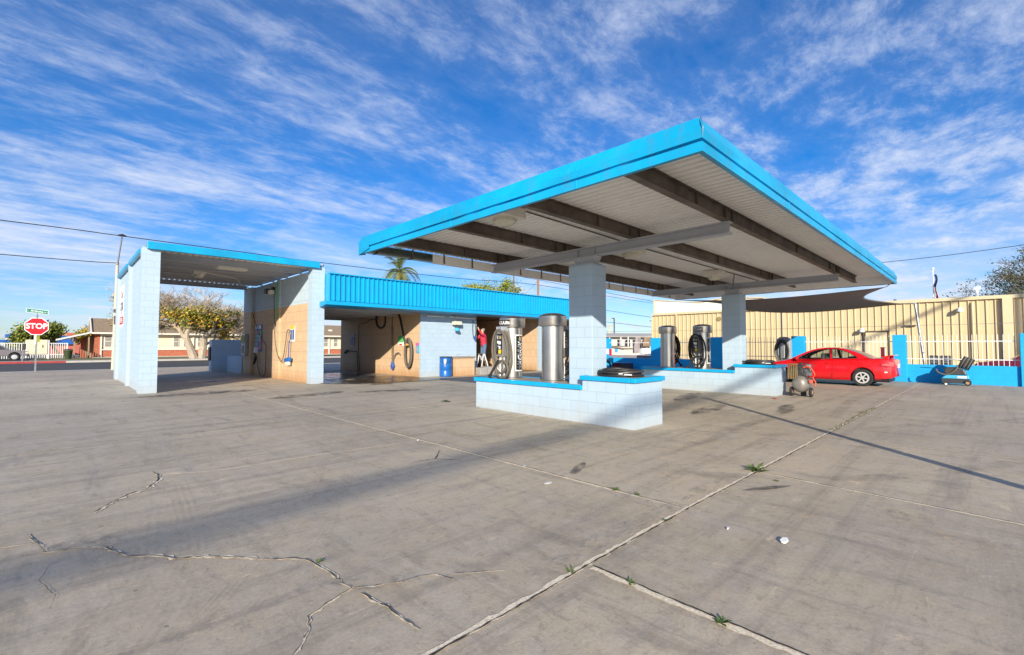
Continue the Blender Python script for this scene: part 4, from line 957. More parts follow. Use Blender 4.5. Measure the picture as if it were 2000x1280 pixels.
P(e, 'hose', MB().tube(smooth_path([(cxx-.05, cyy-.20, .88), (cxx-.1, cyy-.33, .80), (cxx-.1, cyy-.42, .66), (cxx-.06, cyy-.36, .55), (cxx-.1, cyy-.44, .42), (cxx-.12, cyy-.42, .34)]), .016, 7).tube(smooth_path([(cxx-.1, cyy-.1, .84), (cxx-.12, cyy-.28, .86), (cxx-.1, cyy-.38, .74)]), .016, 6), 'ink_pink' if False else 'orange_hose', smooth=True)
P(e, 'switch_box', MB().box(cxx-.15, cxx-.04, cyy-.36, cyy-.27, .40, .50), 'orange_hose', bevel=.01)
P(e, 'base_plate', MB().box(cxx-.1, cxx+.32, cyy-.25, cyy+.25, .52, .55), 'rust_steel')
for wx, wy in ((cxx-.06, cyy-.30), (cxx-.04, cyy+.25)):
    w_ = P(e, 'wheel', MB().lathe([(.05, -.035), (.12, -.04), (.135, -.02), (.135, .02), (.12, .04), (.05, .035)], 20, (wx, wy, .137), axis='y'), 'tyre', smooth=True)
    PS(w_, 'hub', MB().lathe([(.01, -.045), (.06, -.042), (.06, .042), (.01, .045)], 12, (wx, wy, .137), axis='y'), 'cardboard')
P(e, 'foot', MB().box(cxx+.28, cxx+.34, cyy-.08, cyy+.08, .0, .16), 'plastic_dark')

bpy.data.objects['air_compressor'].scale = (.92, .88, .98); bpy.data.objects['air_compressor'].location = (15.25, 3.84, 0)
# ================================================================== CARPET CLEANER
e = empty('carpet_cleaner', (23.5, .85, 0), 'wheeled carpet cleaning machine in black and light blue with hose wound on its handle', 'cleaning machine')
kx, ky = 23.45, .80
P(e, 'base', MB().prism([(kx-.2, ky+.42, .07), (kx-.2, ky-.38, .07), (kx-.2, ky-.40, .25), (kx-.2, ky+.44, .25)], (.4, 0, 0)), 'plastic_dark', bevel=.02)
P(e, 'tank', MB().prism([(kx-.18, ky+.44, .255), (kx-.18, ky-.38, .255), (kx-.18, ky-.34, .40), (kx-.18, ky+.30, .40)], (.36, 0, 0)), 'ink_cyan', bevel=.02)
P(e, 'brand_plate', MB().box(kx-.186, kx-.181, ky-.30, ky-.04, .285, .365), 'ink_white')
P(e, 'hood', MB().prism([(kx-.17, ky+.30, .405), (kx-.17, ky-.32, .405), (kx-.17, ky-.22, .62), (kx-.17, ky-.05, .72), (kx-.17, ky+.30, .70), (kx-.17, ky+.36, .55)], (.34, 0, 0)), 'plastic_dark', bevel=.03)
for k in range(3): P(e, 'vent_rib', MB().box(kx-.178, kx-.171, ky-.10+.0, ky+.28, .47+.06*k, .48+.06*k), 'hose_grey')
P(e, 'handle', MB().tube([(kx, ky-.25, .5), (kx, ky-.38, .95), (kx, ky-.52, 1.0)], .018, 8).tube([(kx, ky+.0, .70), (kx, ky-.36, .95)], .015, 6), 'galv')
for k in range(7):
    cy_k = ky-.16-.045*k; cz_k = .95-.035*k*.6
    pts = [(kx-.02+.14*math.cos(t), cy_k-.16*math.sin(t)*.6, cz_k-.02+.20*math.sin(t)) for t in [2*math.pi*i/20 for i in range(21)]]
    P(e, 'hose_coil', MB().tube(pts, .024, 7), 'hose_grey' if k % 2 else 'black_rubber', smooth=True)
P(e, 'hose', MB().tube(smooth_path([(kx-.15, ky-.05, .8), (kx-.22, ky-.0, .62), (kx-.22, ky+.25, .42), (kx-.2, ky+.5, .48), (kx-.15, ky+.58, .62)]), .026, 7), 'hose_grey', smooth=True)
P(e, 'wand', MB().tube([(kx, ky+.35, 1.02), (kx, ky-.65, .95)], .014, 6), 'galv')
for yy in (ky-.32,):
    for xx in (kx-.22, kx+.22):
        w_ = P(e, 'wheel', MB().lathe([(.04, -.03), (.09, -.035), (.105, -.015), (.105, .015), (.09, .035), (.04, .03)], 18, (xx, yy, .107), axis='x'), 'tyre', smooth=True)
        PS(w_, 'hub', MB().lathe([(.01, -.038), (.055, -.037), (.055, .037), (.01, .038)], 12, (xx, yy, .107), axis='x'), 'cardboard')
for yy in (ky+.30,): P(e, 'caster', MB().lathe([(.01, -.02), (.04, -.02), (.04, .02), (.01, .02)], 12, (kx-.15, yy, .042), axis='x'), 'ink_white')

bpy.data.objects['carpet_cleaner'].scale = (.92, .92, .92)
# ================================================================== RED COUPE
def lerpt(tab, s):
    if s <= tab[0][0]: return tab[0][1]
    for (a, va), (b_, vb) in zip(tab, tab[1:]):
        if s <= b_:
            t = (s-a)/(b_-a); t = t*t*(3-2*t)*.5+t*.5; return va+(vb-va)*t
    return tab[-1][1]
car = empty('parked_car', (21.15, 4.4, 0), 'red two-door coupe with rear spoiler parked along the fence', 'car')
CY, CXC = 6.62, 21.15
def cw(s, w, z): return (CXC-w, CY-s, z)
Wt = [(0, .50), (.06, .66), (.2, .76), (.5, .825), (1, .85), (3.4, .85), (4.05, .825), (4.3, .77), (4.40, .68), (4.44, .56)]
Tt = [(0, .48), (.05, .58), (.14, .66), (.5, .76), (.9, .835), (1.2, .89), (2.0, .90), (3.0, .94), (3.6, .97), (4.0, .985), (4.30, .97), (4.39, .92), (4.44, .74)]
Bt = [(0, .36), (.08, .24), (.5, .20), (1.3, .19), (3.0, .19), (3.9, .24), (4.3, .30), (4.44, .38)]
AX = (.90, 3.52); RA = .345
def zbot(s):
    z = lerpt(Bt, s)
    for a_ in AX:
        d_ = abs(s-a_)
        if d_ < RA: z = max(z, .30+math.sqrt(RA*RA-d_*d_))
    return z
ss = sorted(set([round(i*.06, 3) for i in range(75)]+[a_+RA*math.cos(math.pi*k/14) for a_ in AX for k in range(15)]+[.02, .05, .1, .14, 4.36, 4.39, 4.42, 4.44]))
ss = [s for s in ss if 0 <= s <= 4.44]
vs = []; NP = 11
for s in ss:
    W_, T_, B_ = lerpt(Wt, s), lerpt(Tt, s), zbot(s)
    row = [(W_*.90, B_), (W_*.975, max(B_+.02, min(.30, T_-.1))), (W_*.995, max(B_+.035, min(.42, T_-.07))), (W_, max(B_+.05, min(.56, T_-.05))), (W_*.985, max(B_+.065, min(.70, T_-.035))), (W_*.955, max(B_+.08, T_-.06)), (W_*.915, T_-.012)]
    cab = 1.28 < s < 3.72
    if cab: row += [(W_*.89, T_), (W_*.86, T_-.03), (W_*.84, .45), (0, .40)]
    else:
        cr = .035 if s > .2 else .01
        row += [(W_*.85, T_+.004), (W_*.6, T_+cr*.6), (W_*.3, T_+cr), (0, T_+cr*1.15)]
    vs.append(row)
cbm = MB(); base = []
for s, row in zip(ss, vs):
    full = [cw(s, w, z) for w, z in row]+[cw(s, -w, z) for w, z in row[-2::-1]]
    base.append(len(cbm.v)); cbm.v += full
n_ = 2*NP-1
for i in range(len(ss)-1):
    sm_ = (ss[i]+ss[i+1])/2; cab = 1.28 < sm_ < 3.72
    for k in range(n_-1):
        cbm.f.append((base[i]+k, base[i]+k+1, base[i+1]+k+1, base[i+1]+k)); kk = min(k, n_-2-k)
        cbm.m.append(1 if cab and kk >= 8 else 0)
cbm.f.append(tuple(base[0]+k for k in range(n_))); cbm.m.append(0); cbm.f.append(tuple(base[-1]+k for k in range(n_))); cbm.m.append(0)
bo = P(car, 'body', cbm, ['car_red', 'plastic_dark'], smooth=True, auto=28)
PS(bo, 'underbody', MB().box(CXC-.72, CXC+.72, CY-4.25, CY-.2, .17, .40).box(CXC-.70, CXC+.70, CY-1.3, CY-.5, .4, .68).box(CXC-.70, CXC+.70, CY-3.9, CY-3.1, .4, .8), 'ink_black')
PS(bo, 'sill_trim', MB().bar(cw(1.25, .835, .185), cw(3.16, .835, .185), .03, .05).bar(cw(1.25, -.835, .185), cw(3.16, -.835, .185), .03, .05), 'plastic_dark')
# seams of door and boot
dl = MB()
for sa, za, sb, zb_ in ((1.36, .88, 1.40, .25), (2.66, .92, 2.62, .25), (1.40, .25, 2.62, .25)):
    for k in range(12):
        t0, t1 = k/12, (k+1)/12
        def sp_(t):
            s = sa+(sb-sa)*t; z = za+(zb_-za)*t; w = .85*(.975 if z < .3 else .998 if z < .6 else .985 if z < .72 else .955 if z < .86 else .925); return s, z, w
        a_, b_ = sp_(t0), sp_(t1); dl.bar(cw(a_[0], a_[2]+.003, a_[1]), cw(b_[0], b_[2]+.003, b_[1]), .006, .006)
dr_ = PS(bo, 'door_seam', dl, 'ink_black')
P(car, 'door_handle', MB().box(*sorted((CXC-.855, CXC-.835)), CY-2.58, CY-2.42, .775, .805), 'car_red', bevel=.008)
def sidepanel(sgn):
    zb0, zt = .0, 0
    def wz(z): return (.79-(z-.90)*.44)*sgn
    outer = [(1.24, .895), (1.45, 1.02), (1.72, 1.165), (1.95, 1.265), (2.15, 1.325), (2.45, 1.358), (2.75, 1.352), (3.0, 1.315), (3.25, 1.235), (3.5, 1.125), (3.74, .985), (3.3, .955), (2.6, .93), (1.9, .91)]
    w1 = [(1.50, .935), (1.62, 1.03), (1.85, 1.155), (2.05, 1.24), (2.22, 1.285), (2.53, 1.305), (2.57, .955), (2.0, .94)]
    w2 = [(2.64, .960), (2.60, 1.305), (2.78, 1.298), (2.95, 1.262), (3.15, 1.17), (3.36, 1.03), (3.38, .99), (3.3, .985), (3.0, .97)]
    bm = bmesh.new(); es = []
    for loop in (outer, w1, w2):
        vv = [bm.verts.new(cw(s, wz(z), z)) for s, z in loop]
        for i in range(len(vv)): es.append(bm.edges.new((vv[i], vv[(i+1) % len(vv)])))
    bmesh.ops.triangle_fill(bm, use_beauty=True, use_dissolve=False, edges=es)
    # drop faces inside the windows
    def inside(pt, poly):
        c_ = False; j = len(poly)-1
        for i in range(len(poly)):
            if (poly[i][1] > pt[1]) != (poly[j][1] > pt[1]) and pt[0] < (poly[j][0]-poly[i][0])*(pt[1]-poly[i][1])/(poly[j][1]-poly[i][1])+poly[i][0]: c_ = not c_
            j = i
        return c_
    kill = [f for f in bm.faces if any(inside((CY-f.calc_center_median().y, f.calc_center_median().z), w) for w in (w1, w2))]
    bmesh.ops.delete(bm, geom=kill, context='FACES_ONLY')
    me = bpy.data.meshes.new('side_pillars'); bm.to_mesh(me); bm.free(); me.materials.append(MATS['car_red'])
    o = bpy.data.objects.new('side_pillars', me); COL.objects.link(o); o.parent = car; o.matrix_parent_inverse = Matrix.Translation(car.location).inverted()
    so = o.modifiers.new('solid', 'SOLIDIFY'); so.thickness = .02; so.offset = 0
    for wdw in (w1, w2):
        P(car, 'side_window', MB().add([cw(s, wz(z)*.996, z) for s, z in wdw], [tuple(range(len(wdw)))]), 'car_glass')
        fr_ = MB()
        for i in range(len(wdw)):
            (s0, z0), (s1, z1) = wdw[i], wdw[(i+1) % len(wdw)]; fr_.bar(cw(s0, wz(z0)+.008*sgn, z0), cw(s1, wz(z1)+.008*sgn, z1), .014, .016)
        P(car, 'window_seal', fr_, 'ink_black')
    return outer, wz
for sgn in (1, -1): outer, wz = sidepanel(sgn)
# roof, windscreen and rear window spans between the two sides
def span(pts, nm, mat, inset=0.0, crown=.03):
    m_ = MB(); N = 10; rows_ = []
    for s, z in pts:
        w = abs((.79-(z-.90)*.44))-inset
        rows_.append(len(m_.v)); m_.v += [cw(s, w*(1-2*k/N), z+crown*(1-(1-2*k/N)**2)) for k in range(N+1)]
    for i in range(len(pts)-1):
        for k in range(N): m_.f.append((rows_[i]+k, rows_[i]+k+1, rows_[i+1]+k+1, rows_[i+1]+k)); m_.m.append(0)
    return P(car, nm, m_, mat, smooth=True)
span([(1.95, 1.265), (2.15, 1.325), (2.45, 1.358), (2.75, 1.352), (3.0, 1.315)], 'roof', 'car_red')
span([(1.24, .895), (1.45, 1.02), (1.72, 1.165), (1.95, 1.265)], 'windscreen', 'car_glass', .01)
span([(3.0, 1.315), (3.25, 1.235), (3.5, 1.125), (3.74, .985)], 'rear_window', 'glass_dark', .035)
for sgn in (1,-1): P(car, 'side_mirror', MB().lathe([(.01, -.05), (.06, -.045), (.075, 0), (.06, .04), (.01, .05)], 12, cw(1.52, sgn*.90, .95), axis='y').bar(cw(1.5, sgn*.79, .91), cw(1.52, sgn*.88, .93), .03, .03), 'car_red', smooth=True)
P(car, 'spoiler', MB().prism([cw(4.02, -.62, 1.055), cw(4.36, -.62, 1.115), cw(4.38, -.62, 1.085), cw(4.06, -.62, 1.03)], (-1.24, 0, 0)).box(CXC-.6, CXC-.54, CY-4.25, CY-4.10, .97, 1.07).box(CXC+.54, CXC+.6, CY-4.25, CY-4.10, .97, 1.07), 'car_red', bevel=.008)
for sgn in (1, -1):
    P(car, 'tail_light', MB().prism([cw(4.20, sgn*.80, .92), cw(4.02, sgn*.84, .76), cw(4.22, sgn*.822, .70), cw(4.37, sgn*.74, .72), cw(4.40, sgn*.70, .90)], (-.012*sgn, -.012, 0)), 'ink_red', bevel=.004)
    P(car, 'headlight', MB().prism([cw(.10, sgn*.70, .60), cw(.45, sgn*.815, .70), cw(.40, sgn*.82, .60), cw(.12, sgn*.735, .53)], (-.012*sgn, .01, 0)), 'lens')
P(car, 'number_plate', MB().box(CXC-.15, CXC+.15, CY-4.455, CY-4.44, .66, .80), 'ink_white')
P(car, 'rear_reflector', MB().box(CXC-.83, CXC-.80, CY-4.22, CY-4.14, .50, .54), 'ink_white')
P(car, 'seat', MB().box(CXC-.55, CXC-.12, CY-2.35, CY-2.22, .45, 1.14).box(CXC+.12, CXC+.55, CY-2.35, CY-2.22, .45, 1.14), 'control_grey', bevel=.04)
P(car, 'seat', MB().box(CXC-.55, CXC+.55, CY-3.2, CY-3.05, .45, 1.04), 'control_grey', bevel=.04)
P(car, 'steering_wheel', MB().tube([(CXC-.35+.18*math.cos(t), CY-1.72-.06*math.sin(t), .93+.17*math.sin(t)) for t in [2*math.pi*i/20 for i in range(21)]], .014, 6), 'ink_black')
P(car, 'driver_airbag_cover', MB().box(CXC-.6, CXC+.6, CY-1.6, CY-1.3, .6, .92), 'plastic_dark')
for a_ in AX:
    for sgn in (1, -1):
        c_ = cw(a_, sgn*.745, .305); m_ = MB().lathe([(.19, -.09), (.275, -.10), (.30, -.085), (.306, -.05), (.306, .05), (.30, .085), (.275, .10), (.19, .09)], 36, c_, axis='x')
        w_ = P(car, 'wheel', m_, 'tyre', smooth=True)
        ox = -sgn*.085
        rim = MB().lathe([(.155, -.012), (.20, -.012), (.205, .0), (.20, .012), (.155, .012)], 30, (c_[0]+ox, c_[1], c_[2]), axis='x')
        hubm = MB().lathe([(.005, -.012), (.045, -.012), (.045, .012), (.005, .012)], 16, (c_[0]+ox, c_[1], c_[2]), axis='x')
        for k in range(6):
            t = 2*math.pi*k/6+.2; hubm.bar((c_[0]+ox, c_[1]+.03*math.cos(t), c_[2]+.03*math.sin(t)), (c_[0]+ox, c_[1]+.175*math.cos(t), c_[2]+.175*math.sin(t)), .042, .02, up=(1, 0, 0))
        PS(w_, 'rim', rim, 'alloy', smooth=True); PS(w_, 'spokes', hubm, 'alloy'); PS(w_, 'brake_disc', MB().lathe([(.01, -.01), (.188, -.01), (.188, .01), (.01, .01)], 24, (c_[0]+ox*.1, c_[1], c_[2]), axis='x'), 'ink_black')
e = empty('red_post', (23.0, 3.1, 0), 'short dark red post standing behind the red coupe', 'post')
pq = onx(1724, 680, 23.3)
P(e, 'post', MB().box(23.25, 23.35, pq.y-.06, pq.y+.06, 0, pq.z), 'maroon_paint', bevel=.01); P(e, 'post_cap', MB().box(23.23, 23.37, pq.y-.08, pq.y+.08, pq.z, pq.z+.03), 'maroon_paint')

# ================================================================== FENCE
fw_ = empty('boundary_wall', (24.2, 8, 0), 'low bright blue block wall with square blue pillars along the lot', 'wall')
pys = [(-4.55, -4.05), (-1.30, -.82), (2.24, 2.66), (5.77, 6.28), (9.35, 9.98), (12.77, 13.37), (16.24, 16.75), (19.8, 20.3), (23.3, 23.8)]
for a_, b_ in pys: P(fw_, 'pillar', MB().box(24.08, 24.48, a_, b_, 0, 1.87), 'blue_block', bevel=.01)
for (a0_, a1_), (b0_, b1_) in zip(pys, pys[1:]):
    P(fw_, 'wall_segment', MB().box(24.18, 24.38, a1_, b0_, 0, .70), 'blue_block')
side = ['right end panel', 'panel behind the cleaning machine', 'panel behind the red coupe', 'panel beside the wall vacuum', 'panel left of the far pier', 'panel between two blue pillars behind the hose coil', 'panel near the pale pier', 'last panel behind the wash building']
pk = MB().box(24.272, 24.288, -.008, .008, .70, 1.84).build('picket', 'white_paint'); pkm = pk.data; bpy.data.objects.remove(pk)
for i, ((a0_, a1_), (b0_, b1_)) in enumerate(zip(pys, pys[1:])):
    e = empty('iron_fence_panel', (24.28, (a1_+b0_)/2, .7), 'white iron picket fence, '+side[i], 'fence', 'iron fence panels on the low blue wall')
    for z in (.92, 1.60): P(e, 'rail', MB().box(24.265, 24.295, a1_, b0_, z-.015, z+.015), 'white_paint')
    n = int((b0_-a1_)/.128) if i != 5 else 0
    for k in range(1, n):
        o = bpy.data.objects.new('picket', pkm); COL.objects.link(o); o.parent = e; o.matrix_parent_inverse = Matrix.Translation(e.location).inverted(); o.location = (0, a1_+(b0_-a1_)*k/n, 0)
tag(MB().tube([(24.28, -8, 2.33), (24.28, 0, 2.24), (24.28, 8, 2.22), (24.28, 17, 2.3), (24.28, 24, 2.3)], .008, 5).build('fence_wire', 'galv'), 'single taut wire strung above the iron fence', 'wire')
# ================================================================== TAN METAL BUILDING
bd = empty('metal_building', (36, 6, 0), 'long tan ribbed metal warehouse behind the blue fence', 'warehouse')
wl = MB(); y = -18; pf = []
while y < 16.9:
    pf += [(y, 31.0), (y+.235, 31.0), (y+.25, 30.95), (y+.28, 30.95), (y+.295, 31.0)]; y += .295
for (ya, xa), (yb, xb) in zip(pf, pf[1:]): wl.quad((xa, ya, 0), (xb, yb, 0), (xb, yb, 3.60), (xa, ya, 3.60))
P(bd, 'ribbed_wall', wl, 'tan_metal')
P(bd, 'end_wall', MB().quad((31, 16.9, 0), (60, 16.9, 0), (60, 16.9, 3.6), (31, 16.9, 3.6)), 'tan_metal')
P(bd, 'eave_trim', MB().box(30.86, 31.0, -18, 16.95, 3.60, 3.76), 'tan_trim', bevel=.01)
P(bd, 'roof', MB().quad((30.95, -18, 3.765), (60, -18, 4.3), (60, 9, 4.3), (30.95, 9, 3.765)), 'white_roof')
P(bd, 'roof_gable', MB().prism([(31.0, 16.8, 3.765), (31.0, 16.8, 4.72), (31.0, 14.6, 4.42), (31.0, 13.5, 4.33), (31.0, 11.7, 4.56), (31.0, 9.5, 4.35), (31.0, 9.5, 3.765)], (8, 0, 0)), 'white_roof')
P(bd, 'gable_trim', MB().bar((30.96, 16.85, 3.7), (30.96, 16.85, 4.78), .10, .10).bar((30.96, 16.8, 4.75), (30.96, 13.5, 4.36), .1, .06).bar((30.96, 13.5, 4.36), (30.96, 11.7, 4.59), .1, .06).bar((30.96, 11.7, 4.59), (30.96, 9.5, 4.38), .1, .06), 'tan_trim')
P(bd, 'downspout', MB().box(30.86, 30.95, 15.1, 15.2, 0, 3.6).box(30.88, 30.95, 8.35, 8.5, 0, 3.6), 'tan_trim')
P(bd, 'downspout', MB().box(30.80, 30.95, -.88, -.55, 0, 3.6), 'tan_trim')
dr_ = P(bd, 'door', MB().box(30.90, 30.955, 3.62, 4.52, 0, 2.13), 'tan_trim', bevel=.005); PS(dr_, 'frame', MB().box(30.87, 30.95, 3.52, 3.58, 0, 2.2).box(30.87, 30.95, 4.56, 4.62, 0, 2.2).box(30.87, 30.95, 3.52, 4.62, 2.17, 2.22), 'rust_steel')
for (px, py) in ((1875, 605), (1684, 645)):
    q = onx(px, py, 30.8); l_ = P(bd, 'wall_lamp', MB().box(30.78, 30.95, q.y-.06, q.y+.06, q.z-.1, q.z+.1), 'housing', bevel=.02); PS(l_, 'lamp_head', MB().lathe([(.02, .1), (.09, .08), (.13, -.05), (.12, -.09), (.02, -.1)], 12, (30.68, q.y, q.z-.02)), 'white_paint', smooth=True)
q = onx(1404, 623, 30.9); P(bd, 'round_vent', MB().lathe([(.01, -.02), (.14, -.02), (.14, .02), (.01, .02)], 14, (30.93, q.y, q.z), axis='x'), 'amber')
P(bd, 'vent_pipe', MB().tube([(30.88, .42, .0), (30.88, .42, 3.4), (30.95, .42, 3.5)], .05, 8), 'tan_metal')
for px in (1772, 1783): q = onx(px, 637, 30.93); P(bd, 'wall_cap', MB().box(30.85, 30.95, q.y-.12, q.y+.12, q.z-.02, q.z+.05), 'rust_steel')
q = onx(1908, 572, 33); P(bd, 'roof_vent', MB().tube([(33, q.y, 3.7), (33, q.y, q.z+.25)], .07, 10).tube([(33, q.y-.15, q.z+.22), (33, q.y+.1, q.z+.22)], .09, 10), 'white_paint')
q = onx(1748, 585, 33); P(bd, 'roof_vent', MB().tube([(33, q.y, 3.7), (33, q.y, q.z)], .06, 10), 'plastic_dark')
# flag
e = empty('flagpole', (45, 4, 0), 'white flagpole with a limp striped flag above the warehouse roof', 'flag')
t_ = onx(1822, 527, 45); P(e, 'pole', MB().tube([(45, t_.y, 0), (45, t_.y, t_.z)], [.06, .04], 10), 'white_paint'); P(e, 'finial', MB().lathe([(.01, 0), (.1, .05), (.1, .1), (.01, .16)], 10, (45, t_.y, t_.z)), 'white_paint')
fl = MB(); NX, NZ = 8, 22
for j in range(NZ+1):
    for i in range(NX+1):
        u = i/NX; zz = t_.z-.35-(j/NZ)*2.2-u*.25*(j/NZ); fl.v.append((45+.14*math.sin(u*9+j*.25), t_.y-.05-u*.20*(.6+.4*j/NZ)-(.06*math.sin(j*.5)), zz))
for j in range(NZ):
    for i in range(NX):
        fl.f.append((j*(NX+1)+i, j*(NX+1)+i+1, (j+1)*(NX+1)+i+1, (j+1)*(NX+1)+i)); fl.m.append(2 if j < 9 and i < 6 else ((i+j//3) % 2))
P(e, 'flag_cloth', fl, ['flag_red', 'flag_white', 'flag_blue'], smooth=True)
# leaning sail post, shade sail
e = empty('sail_post', (25.5, 1.9, 0), 'slim leaning steel post holding the shade sail corner', 'post')
ta = onx(1787, 593, 25.3); ba = onx(1805, 715, 25.3)
P(e, 'post', MB().tube([(25.3, ba.y-(ba.z)*.13, 0), (25.3, ta.y, ta.z+.03)], .05, 12), 'galv', smooth=True); P(e, 'eye_bolt', MB().box(25.24, 25.36, ta.y-.03, ta.y+.08, ta.z-.04, ta.z+.02), 'galv')
sa = [Vector((18.35, 8.9, 3.33)), Vector((18.4, 2.15, 3.27)), Vector((25.2, ta.y+.35, ta.z)), Vector((25.2, 9.6, 3.42))]
e = empty('shade_sail', (21.5, 5.5, 3), 'grey fabric shade sail stretched from the canopy to a leaning post', 'shade sail')
N = 20; sm2 = MB()
for i in range(N+1):
    for j in range(N+1):
        u, v_ = i/N, j/N; p = sa[0]*(1-u)*(1-v_)+sa[1]*u*(1-v_)+sa[2]*u*v_+sa[3]*(1-u)*v_
        c0 = sum(sa, Vector())/4; eu = 4*u*(1-u); ev = 4*v_*(1-v_)
        # catenary edges pull toward the middle
        du_ = abs(u-.5)*2; dv_ = abs(v_-.5)*2; f_ = .26*max(ev*du_**2.0, eu*dv_**2.0*.45)
        p = p.lerp(c0, f_); p.z -= .38*eu*(.35+.65*v_) * (1-.3*u); sm2.v.append(tuple(p))
for i in range(N):
    for j in range(N): sm2.f.append((i*(N+1)+j, i*(N+1)+j+1, (i+1)*(N+1)+j+1, (i+1)*(N+1)+j)); sm2.m.append(0)
cl_ = P(e, 'fabric', sm2, 'sail_cloth', smooth=True); so = cl_.modifiers.new('solid', 'SOLIDIFY'); so.thickness = .006
P(e, 'tie_cable', MB().tube([sa[2].lerp(Vector((25.3, ta.y, ta.z)), 0), (25.3, ta.y, ta.z)], .012, 5), 'galv')
P(e, 'tie_cable', MB().tube([sa[1], (18.3, 2.0, 3.36)], .012, 5), 'galv'); P(e, 'tie_cable', MB().tube([sa[0], (18.2, 8.95, 3.42)], .012, 5), 'galv')
# alley vehicles and clutter
def simple_car(x, y0, L, h, mat, label, rz=0):
    e = empty('parked_car', (x, y0, 0), label, 'car')
    prof_ = [(0, .35), (0, .62), (.12, .72), (L*.24, .86), (L*.40, h), (L*.70, h-.02), (L*.88, .98), (L, .92), (L, .35)]
    P(e, 'body', MB().prism([(x-.8, y0-s, z) for s, z in prof_], (1.6, 0, 0)), mat, bevel=.06)
    P(e, 'side_window', MB().prism([(x-.81, y0-L*.30, .90), (x-.81, y0-L*.41, h-.08), (x-.81, y0-L*.68, h-.09), (x-.81, y0-L*.80, .95)], (1.62, 0, 0)), 'glass_dark')
    for s in (L*.18, L*.80):
        for xx in (x-.76, x+.76): w_ = P(e, 'wheel', MB().lathe([(.1, -.1), (.3, -.1), (.32, -.05), (.32, .05), (.3, .1), (.1, .1)], 18, (xx, y0-s, .32), axis='x'), 'tyre', smooth=True); PS(w_, 'rim', MB().lathe([(.02, -.105), (.18, -.105), (.18, .105), (.02, .105)], 12, (xx, y0-s, .32), axis='x'), 'alloy')
    return e
simple_car(28.9, .4, 4.5, 1.35, 'maroon_paint', 'dark maroon car parked against the warehouse at the right edge')
e = empty('picnic_bench', (27.5, 1.5, 0), 'low dark slatted crate stack behind the white fence pickets', 'crate')
q0 = onx(1813, 700, 27.5); q1 = onx(1857, 705, 27.5)
for k in range(2):
    ya = q1.y+(q0.y-q1.y)*(k*.52); yb = q1.y+(q0.y-q1.y)*(k*.52+.45)
    P(e, 'crate', MB().box(27.3, 27.9, ya, yb, 0, 1.0), 'plastic_dark', bevel=.02)
    for j in range(3): P(e, 'slat', MB().box(27.285, 27.30, ya+.05, yb-.05, .70+.09*j, .74+.09*j), 'galv')
e.name = 'slatted_crate'; e['label'] = 'dark slatted crates standing behind the white pickets'
struct('weed_verge', MB().box(30.3, 30.9, -3, 3, -.01, .34), 'leaf_lime')
e = empty('wheelbarrow', (22.9, 12.6, 0), 'dark low box with red front on the ground behind the near hose coil', 'box')
q0 = onx(1201, 724, 23.2); q1 = onx(1232, 724, 23.2)
P(e, 'case', MB().box(22.9, 23.5, q1.y, q0.y, 0, .42), 'plastic_dark', bevel=.03); P(e, 'front_panel', MB().box(22.88, 22.9, q1.y+.5, q0.y-.1, .04, .38), 'maroon_paint'); P(e, 'rim', MB().box(22.86, 23.54, q1.y-.02, q0.y+.02, .42, .45), 'ink_blue')
e.name = 'tool_box'
e = empty('hand_cart', (22.5, 15.3, 0), 'blue cart with green-rimmed wheel partly hidden by the near pier', 'cart')
q = onx(1187, 719, 22.5)
P(e, 'wheel', MB().lathe([(.20, -.03), (.26, -.03), (.28, 0), (.26, .03), (.20, .03)], 24, (22.5, q.y+.05, .29), axis='x'), 'tyre', smooth=True); P(e, 'wheel_rim', MB().lathe([(.17, -.025), (.20, -.03), (.20, .03), (.17, .025)], 24, (22.5, q.y+.05, .29), axis='x'), 'ink_green')
P(e, 'body', MB().box(22.55, 22.95, q.y-.1, q.y+.5, .45, .75), 'ink_cyan', bevel=.03); P(e, 'flag_pole', MB().tube([(22.6, q.y-.05, .7), (22.6, q.y-.12, 1.15)], .015, 5), 'galv'); P(e, 'red_panel', MB().box(22.55, 22.58, q.y-.22, q.y-.08, .85, 1.25), 'ink_red'); P(e, 'white_panel', MB().box(22.55, 22.58, q.y-.02, q.y+.12, .95, 1.25), 'ink_white')
# ================================================================== BEYOND THE FENCE ON THE RIGHT
struct('back_street', MB().quad((32, 17.2, -.005), (200, 17.2, -.005), (200, 200, -.005), (32, 36, -.005)), 'dirt')
h1 = empty('white_house', (50, 31, 0), 'white single-storey house with porch seen between the piers', 'house')
def HX(px, py, x=50): return onx(px, py, x)
yA, yB = 37.0, 27.0
P(h1, 'wall', MB().box(50, 58, 27.6, 37, 0, 2.55), 'house_white'); P(h1, 'roof', MB().prism([(49.4, 37.4, 2.62), (49.4, 27.0, 2.36), (49.4, 27.0, 2.46), (49.4, 37.4, 2.72)], (10, 0, 0)).prism([(49.5, 37.4, 2.72), (54, 37.4, 3.15), (58.5, 37.4, 2.72)], (0, -10.4, -.26)), 'kerb')
for px in (1211, 1227, 1241):
    a_ = HX(px-5, 663); b_ = HX(px+5, 678); w_ = P(h1, 'window', MB().box(49.93, 50, min(a_.y, b_.y), max(a_.y, b_.y), b_.z, a_.z), 'white_paint'); ym = (a_.y+b_.y)/2
    PS(w_, 'pane', MB().box(49.91, 49.93, min(a_.y, b_.y)+.04, ym-.03, b_.z+.05, a_.z-.05).box(49.91, 49.93, ym+.03, max(a_.y, b_.y)-.04, b_.z+.05, a_.z-.05), 'glass_dark')
P(h1, 'door', MB().box(49.94, 50, HX(1232, 670).y, HX(1227, 670).y, 0, 1.9), 'cardboard')
